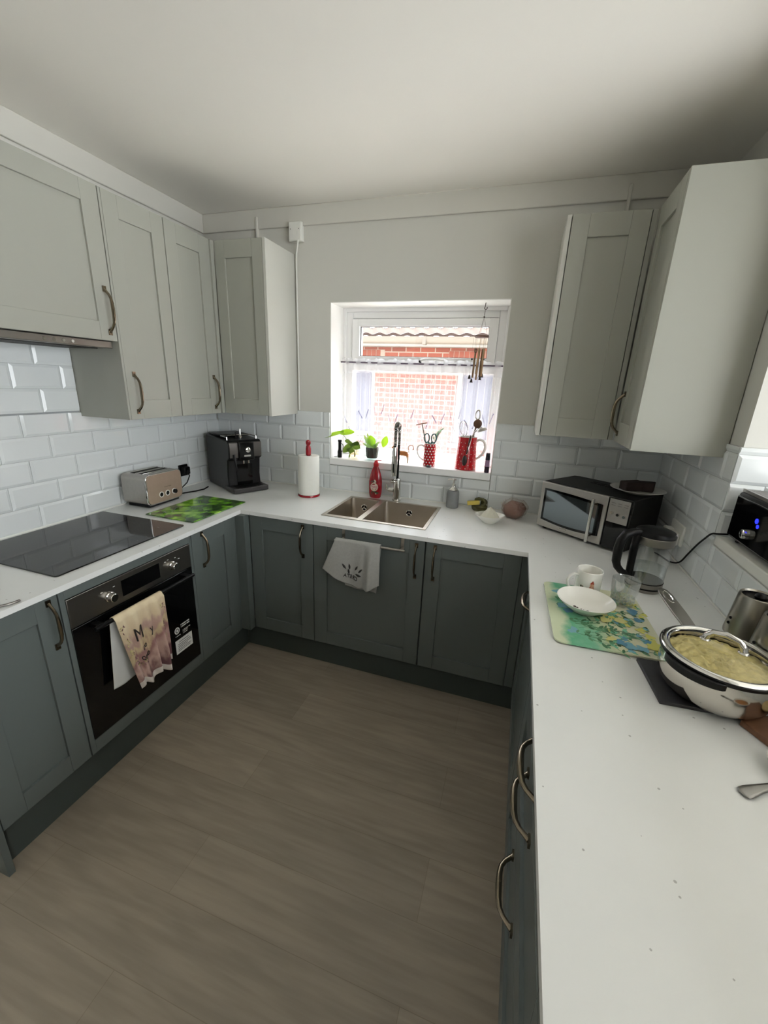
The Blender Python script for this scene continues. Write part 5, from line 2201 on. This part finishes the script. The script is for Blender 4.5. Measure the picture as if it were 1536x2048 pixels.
for k, (y, lb) in enumerate(((-.395, 'white mains plug on the far side of the double socket behind the kettle'), (-.466, 'white mains plug on the near side of the double socket behind the kettle'))):
    t = thing('plug', lb, 'plug', (W - .0178, y, 1.005), group='plugs by the kettle')
    g = G().box(-.034, 0, -.022, .022, -.030, .026)
    g.build('body', WHITEP, t, bevel=.006)
t = thing('power_cord', 'black mains lead looping from behind the kettle up to the hatch sill', 'cord', (0, 0, 0))
pts = [(2.640, -.400, .9045), (2.655, -.44, .9045), (2.672, -.500, .9060), (2.684, -.555, .93), (2.688, -.60, .985), (2.688, -.655, 1.045), (2.684, -.705, 1.085), (2.684, -.745, 1.118), (2.700, -.756, 1.124), (2.76, -.758, 1.13)]
V_ = [Vector(p) for p in pts]
P_ = []
for i in range(len(V_) - 1):
    for k in range(6):
        a = k / 6
        p0, p1, p2, p3 = V_[max(i - 1, 0)], V_[i], V_[i + 1], V_[min(i + 2, len(V_) - 1)]
        P_.append(.5 * ((2 * p1) + (p2 - p0) * a + (2 * p0 - 5 * p1 + 4 * p2 - p3) * a * a + (3 * p1 - p0 - 3 * p2 + p3) * a ** 3))
P_.append(V_[-1])
g = G().tube(P_, .0032, 8)
g.build('lead', BLACKM, t)
t = thing('fused_spur', 'white square wiring box high on the back wall', 'switch', (.650, 0, 2.375))
g = G().box(-.040, .040, -.030, 0, -.045, .052)
bx = g.build('box', WHITEP, t, bevel=.003)
g = G().box(-.036, .036, -.036, -.030, -.041, .048)
g.prism(rrect(.03, .03, .004, 3, 0, 0), -.039, -.036, axis='y')
g.cyl((-.026, -.0365, .014), (-.026, -.038, .014), .0025, n=8, m=1)
g.cyl((.026, -.0365, .014), (.026, -.038, .014), .0025, n=8, m=1)
g.build('faceplate', [WHITEP, BLACKM], t, bevel=.001)
t = thing('wall_cable', 'white cable running down the wall from the wiring box', 'cable', (0, 0, 0))
g = G().tube([(.668, -.033, 2.336), (.664, -.030, 2.31), (.646, -.012, 2.275), (.640, -.006, 2.24), (.640, -.0055, 1.80), (.640, -.0055, 1.398)], .005, 8)
g.build('cable', WHITEP, t)

# ------------------------------------------------------------------ cloths
rl = thing('towel_rail', 'over-door steel towel rail on the sink cabinet', 'towel rail', (0, 0, 0))
RYB = -.655
g = G().cyl((1.185, RYB, .826), (1.548, RYB, .826), .006, n=12)
g.build('bar', STEEL, rl)
for x in (1.215, 1.525):
    g = G()
    g.box(x - .008, x + .008, -.6105, -.609, .80, .8755)
    g.tube([(x, -.612, .826), (x, RYB, .826)], .005, 8)
    g.build('bracket', STEEL, rl)


g = G()
TB = 1.0


def handtowel(u, v):
    """v: 0 back hem .. .45 over the bar .. 1 front hem; u along the bar"""
    lb, lf = .252, .235
    xt = 1.193 + .236 * u
    if v < .42:                      # back layer
        k = 1 - v / .42              # 1 at hem
        x = xt + (.012 - .03 * u) * k + .035 * k * (1 - u)
        y = RYB + .010 + .004 * sin(9 * u + 1) * k
        y = min(y, -.618)
        z = .832 - lb * k - .010 * u * k
    elif v < .5:
        a = pi * (v - .42) / .08
        x, y, z = xt, RYB + .009 * cos(a), .832 + .008 * sin(a)
    else:
        k = (v - .5) / .5
        x = xt + (-.068 * (1 - u) ** 1.3 + .002 * u) * k
        dep_ = .012 + .040 * math.exp(-((u - .82) / .08) ** 2) * k ** .7 + .024 * math.exp(-((u - .22) / .10) ** 2) * k - .010 * math.exp(-((u - .68) / .05) ** 2) * k + .005 * sin(22 * u) * k
        y = RYB - dep_ - .004 * sin(7 * u + 2) * k
        ln_ = .165 + .075 * math.sin(pi * min(1, u / 1.25)) ** 1.2 - .0 * u
        z = .832 - ln_ * k
    return (x, y, z)


def grid2(g, fn, nu, nv, m=0):
    return g.grid(fn, nu, nv, m)


grid2(g, handtowel, 60, 80)
TERRY = mat('grey_terry', rgb(166, 166, 162), .95, var=.10, scale=90, bump=.8, bscale=420)
EMB = mat('dark_embroidery', rgb(64, 62, 60), .9)


def ht(u, v):
    p = Vector(handtowel(u, v))
    return p + Vector((0, -.0028, 0))


def add_text_uv(g, body, size, fn, m):
    add_text(g, body, size, fn, m, .006)


# sprig and lettering sit upside down on the hung towel
add_text_uv(g, 'CRETA', .042, lambda x, y: ht(.47 - x * 1.9, .915 - y * 1.5 + 3.0 * x * x - .018), 1)
for (cu, cv, an, L) in ((.33, .80, 215, .105), (.42, .785, 250, .09), (.55, .78, 300, .09), (.63, .80, 320, .09), (.42, .845, 70, .09), (.60, .855, 10, .11)):
    ring_ = []
    for s in (1, -1):
        for i in (range(0, 9) if s == 1 else range(8, -1, -1)):
            k = i / 8
            a, b = L * (k - .5), s * .016 * sin(pi * k)
            ar = RAD(an)
            ring_.append(ht(cu + (a * cos(ar) - b * sin(ar)), cv + (a * sin(ar) + b * cos(ar)) * .75))
    g.face(ring_, 1)
o = g.build('hand_towel', [TERRY, EMB], sharp=180, solid=.003)
tag(o, 'grey terry hand towel with embroidered sprig hung below the sink', 'towel')

g = G()
OBX, OBZ = LX + .044, .700


def teatowel(u, v):
    """u: 0 at the left (near the hob side) .. 1 right; v as above"""
    yt = -1.440 + .223 * u
    if v < .40:
        k = 1 - v / .40
        y = -1.440 + .223 * u + k * (-.030 + (.02) * u)
        x = OBX - .014 + .005 * sin(11 * u) * k
        z = OBZ - .292 * k - .02 * k * u
    elif v < .47:
        a = pi * (v - .40) / .07
        y = yt
        x, z = OBX - .0125 * cos(a), OBZ + .0118 * sin(a)
    else:
        k = (v - .47) / .53
        yl, yr = -1.440 + .056 * k ** 1.2, -1.217 - .014 * k
        y = yl + (yr - yl) * u
        f = .004 + .019 * min(1, k * 1.4) * (.22 + .78 * min(1, max(0, (u - .42) / .22)))
        x = OBX + .016 + f * (1 + sin(2 * pi * (4.1 * u ** .9) - .9)) * .8 + .005 * k
        z = OBZ - (.318 + .028 * (1 - u) - .012 * sin(2 * pi * 2.2 * u)) * k
    return (x, y, z)


g.grid(teatowel, 110, 90)


def tea_mat():
    m, t, p = nt('printed_linen')
    uv = N(t, 'ShaderNodeUVMap')
    sx = N(t, 'ShaderNodeSeparateXYZ')
    t.links.new(uv.outputs[0], sx.inputs[0])
    n1 = N(t, 'ShaderNodeTexNoise', i_Scale=7.0, i_Detail=5.0)
    t.links.new(uv.outputs[0], n1.inputs['Vector'])
    ad = N(t, 'ShaderNodeMath', operation='MULTIPLY_ADD')
    ad.inputs[1].default_value = .34
    t.links.new(n1.outputs['Fac'], ad.inputs[0])
    t.links.new(sx.outputs[1], ad.inputs[2])
    xx = N(t, 'ShaderNodeMath', operation='MULTIPLY_ADD')
    xx.inputs[1].default_value = .10
    t.links.new(sx.outputs[0], xx.inputs[0])
    t.links.new(ad.outputs[0], xx.inputs[2])
    cr = N(t, 'ShaderNodeValToRGB')
    cr.color_ramp.interpolation = 'EASE'
    e = cr.color_ramp.elements
    e[0].position, e[0].color = .44, rgb(222, 206, 172)
    e[1].position, e[1].color = .84, rgb(112, 76, 78)
    for pos, c_ in ((.56, (208, 188, 156)), (.615, (176, 146, 134)), (.655, (196, 176, 140)), (.70, (150, 112, 108)), (.77, (190, 160, 148))):
        q = e.new(pos)
        q.color = rgb(*c_)
    sc = N(t, 'ShaderNodeMath', operation='MULTIPLY')
    sc.inputs[1].default_value = 1 / 1.4
    t.links.new(xx.outputs[0], sc.inputs[0])
    t.links.new(sc.outputs[0], cr.inputs[0])
    # pale hem
    gt = N(t, 'ShaderNodeMath', operation='GREATER_THAN')
    gt.inputs[1].default_value = .955
    t.links.new(sx.outputs[1], gt.inputs[0])
    mx = N(t, 'ShaderNodeMix', data_type='RGBA')
    mx.inputs[7].default_value = rgb(214, 206, 198)
    t.links.new(gt.outputs[0], mx.inputs[0])
    t.links.new(cr.outputs[0], mx.inputs[6])
    t.links.new(mx.outputs[2], p.inputs['Base Color'])
    p.inputs['Roughness'].default_value = .9
    return m


LIN = tea_mat()
LINW = mat('linen_reverse', rgb(200, 200, 196), .9)


def tt(u, v):
    u = max(.004, min(.996, u))
    return Vector(teatowel(u, v)) + Vector((.0026, 0, 0))


add_text(g, 'M', .30, lambda x, y: tt(.33 + x * .95, .630 - y * .44), 2, .02)
add_text(g, 'y', .20, lambda x, y: tt(.56 + x * .85, .645 - y * .42), 2, .02)
add_text(g, 're', .15, lambda x, y: tt(.38 + x * .95, .728 - y * .40), 2, .02)
add_text(g, 'one', .16, lambda x, y: tt(.34 + x * .95, .795 - y * .40), 2, .02)
random.seed(9)
for i in range(60):
    u = random.choice([random.uniform(.02, .14), random.uniform(.85, .98), random.uniform(.03, .35)])
    v = random.uniform(.52, .80) if u > .8 or u < .1 else random.uniform(.79, .85)
    a = random.uniform(0, pi)
    du, dv = .03 * cos(a), .010 * sin(a)
    g.face([tt(u - du, v - dv), tt(u + dv * .8, v - du * .12), tt(u + du, v + dv), tt(u - dv * .8, v + du * .12)], 3 if i % 3 else 4)
o = g.build('tea_towel', [LIN, LINW, DARKTXT, mat('straw_print', rgb(206, 196, 140), .9), mat('mauve_print', rgb(128, 92, 96), .9)], sharp=180)
md = o.modifiers.new('thickness', 'SOLIDIFY')
md.thickness = .0012
md.offset = -1
md.material_offset = 1
tag(o, 'printed cream and mauve tea towel hanging on the oven handle', 'tea towel')

# ------------------------------------------------------------------ render behaviour
S.cycles.max_bounces = 10
S.cycles.diffuse_bounces = 5
S.cycles.transparent_max_bounces = 24
S.cycles.caustics_reflective = False
S.cycles.caustics_refractive = False
S.cycles.sample_clamp_indirect = 4.0
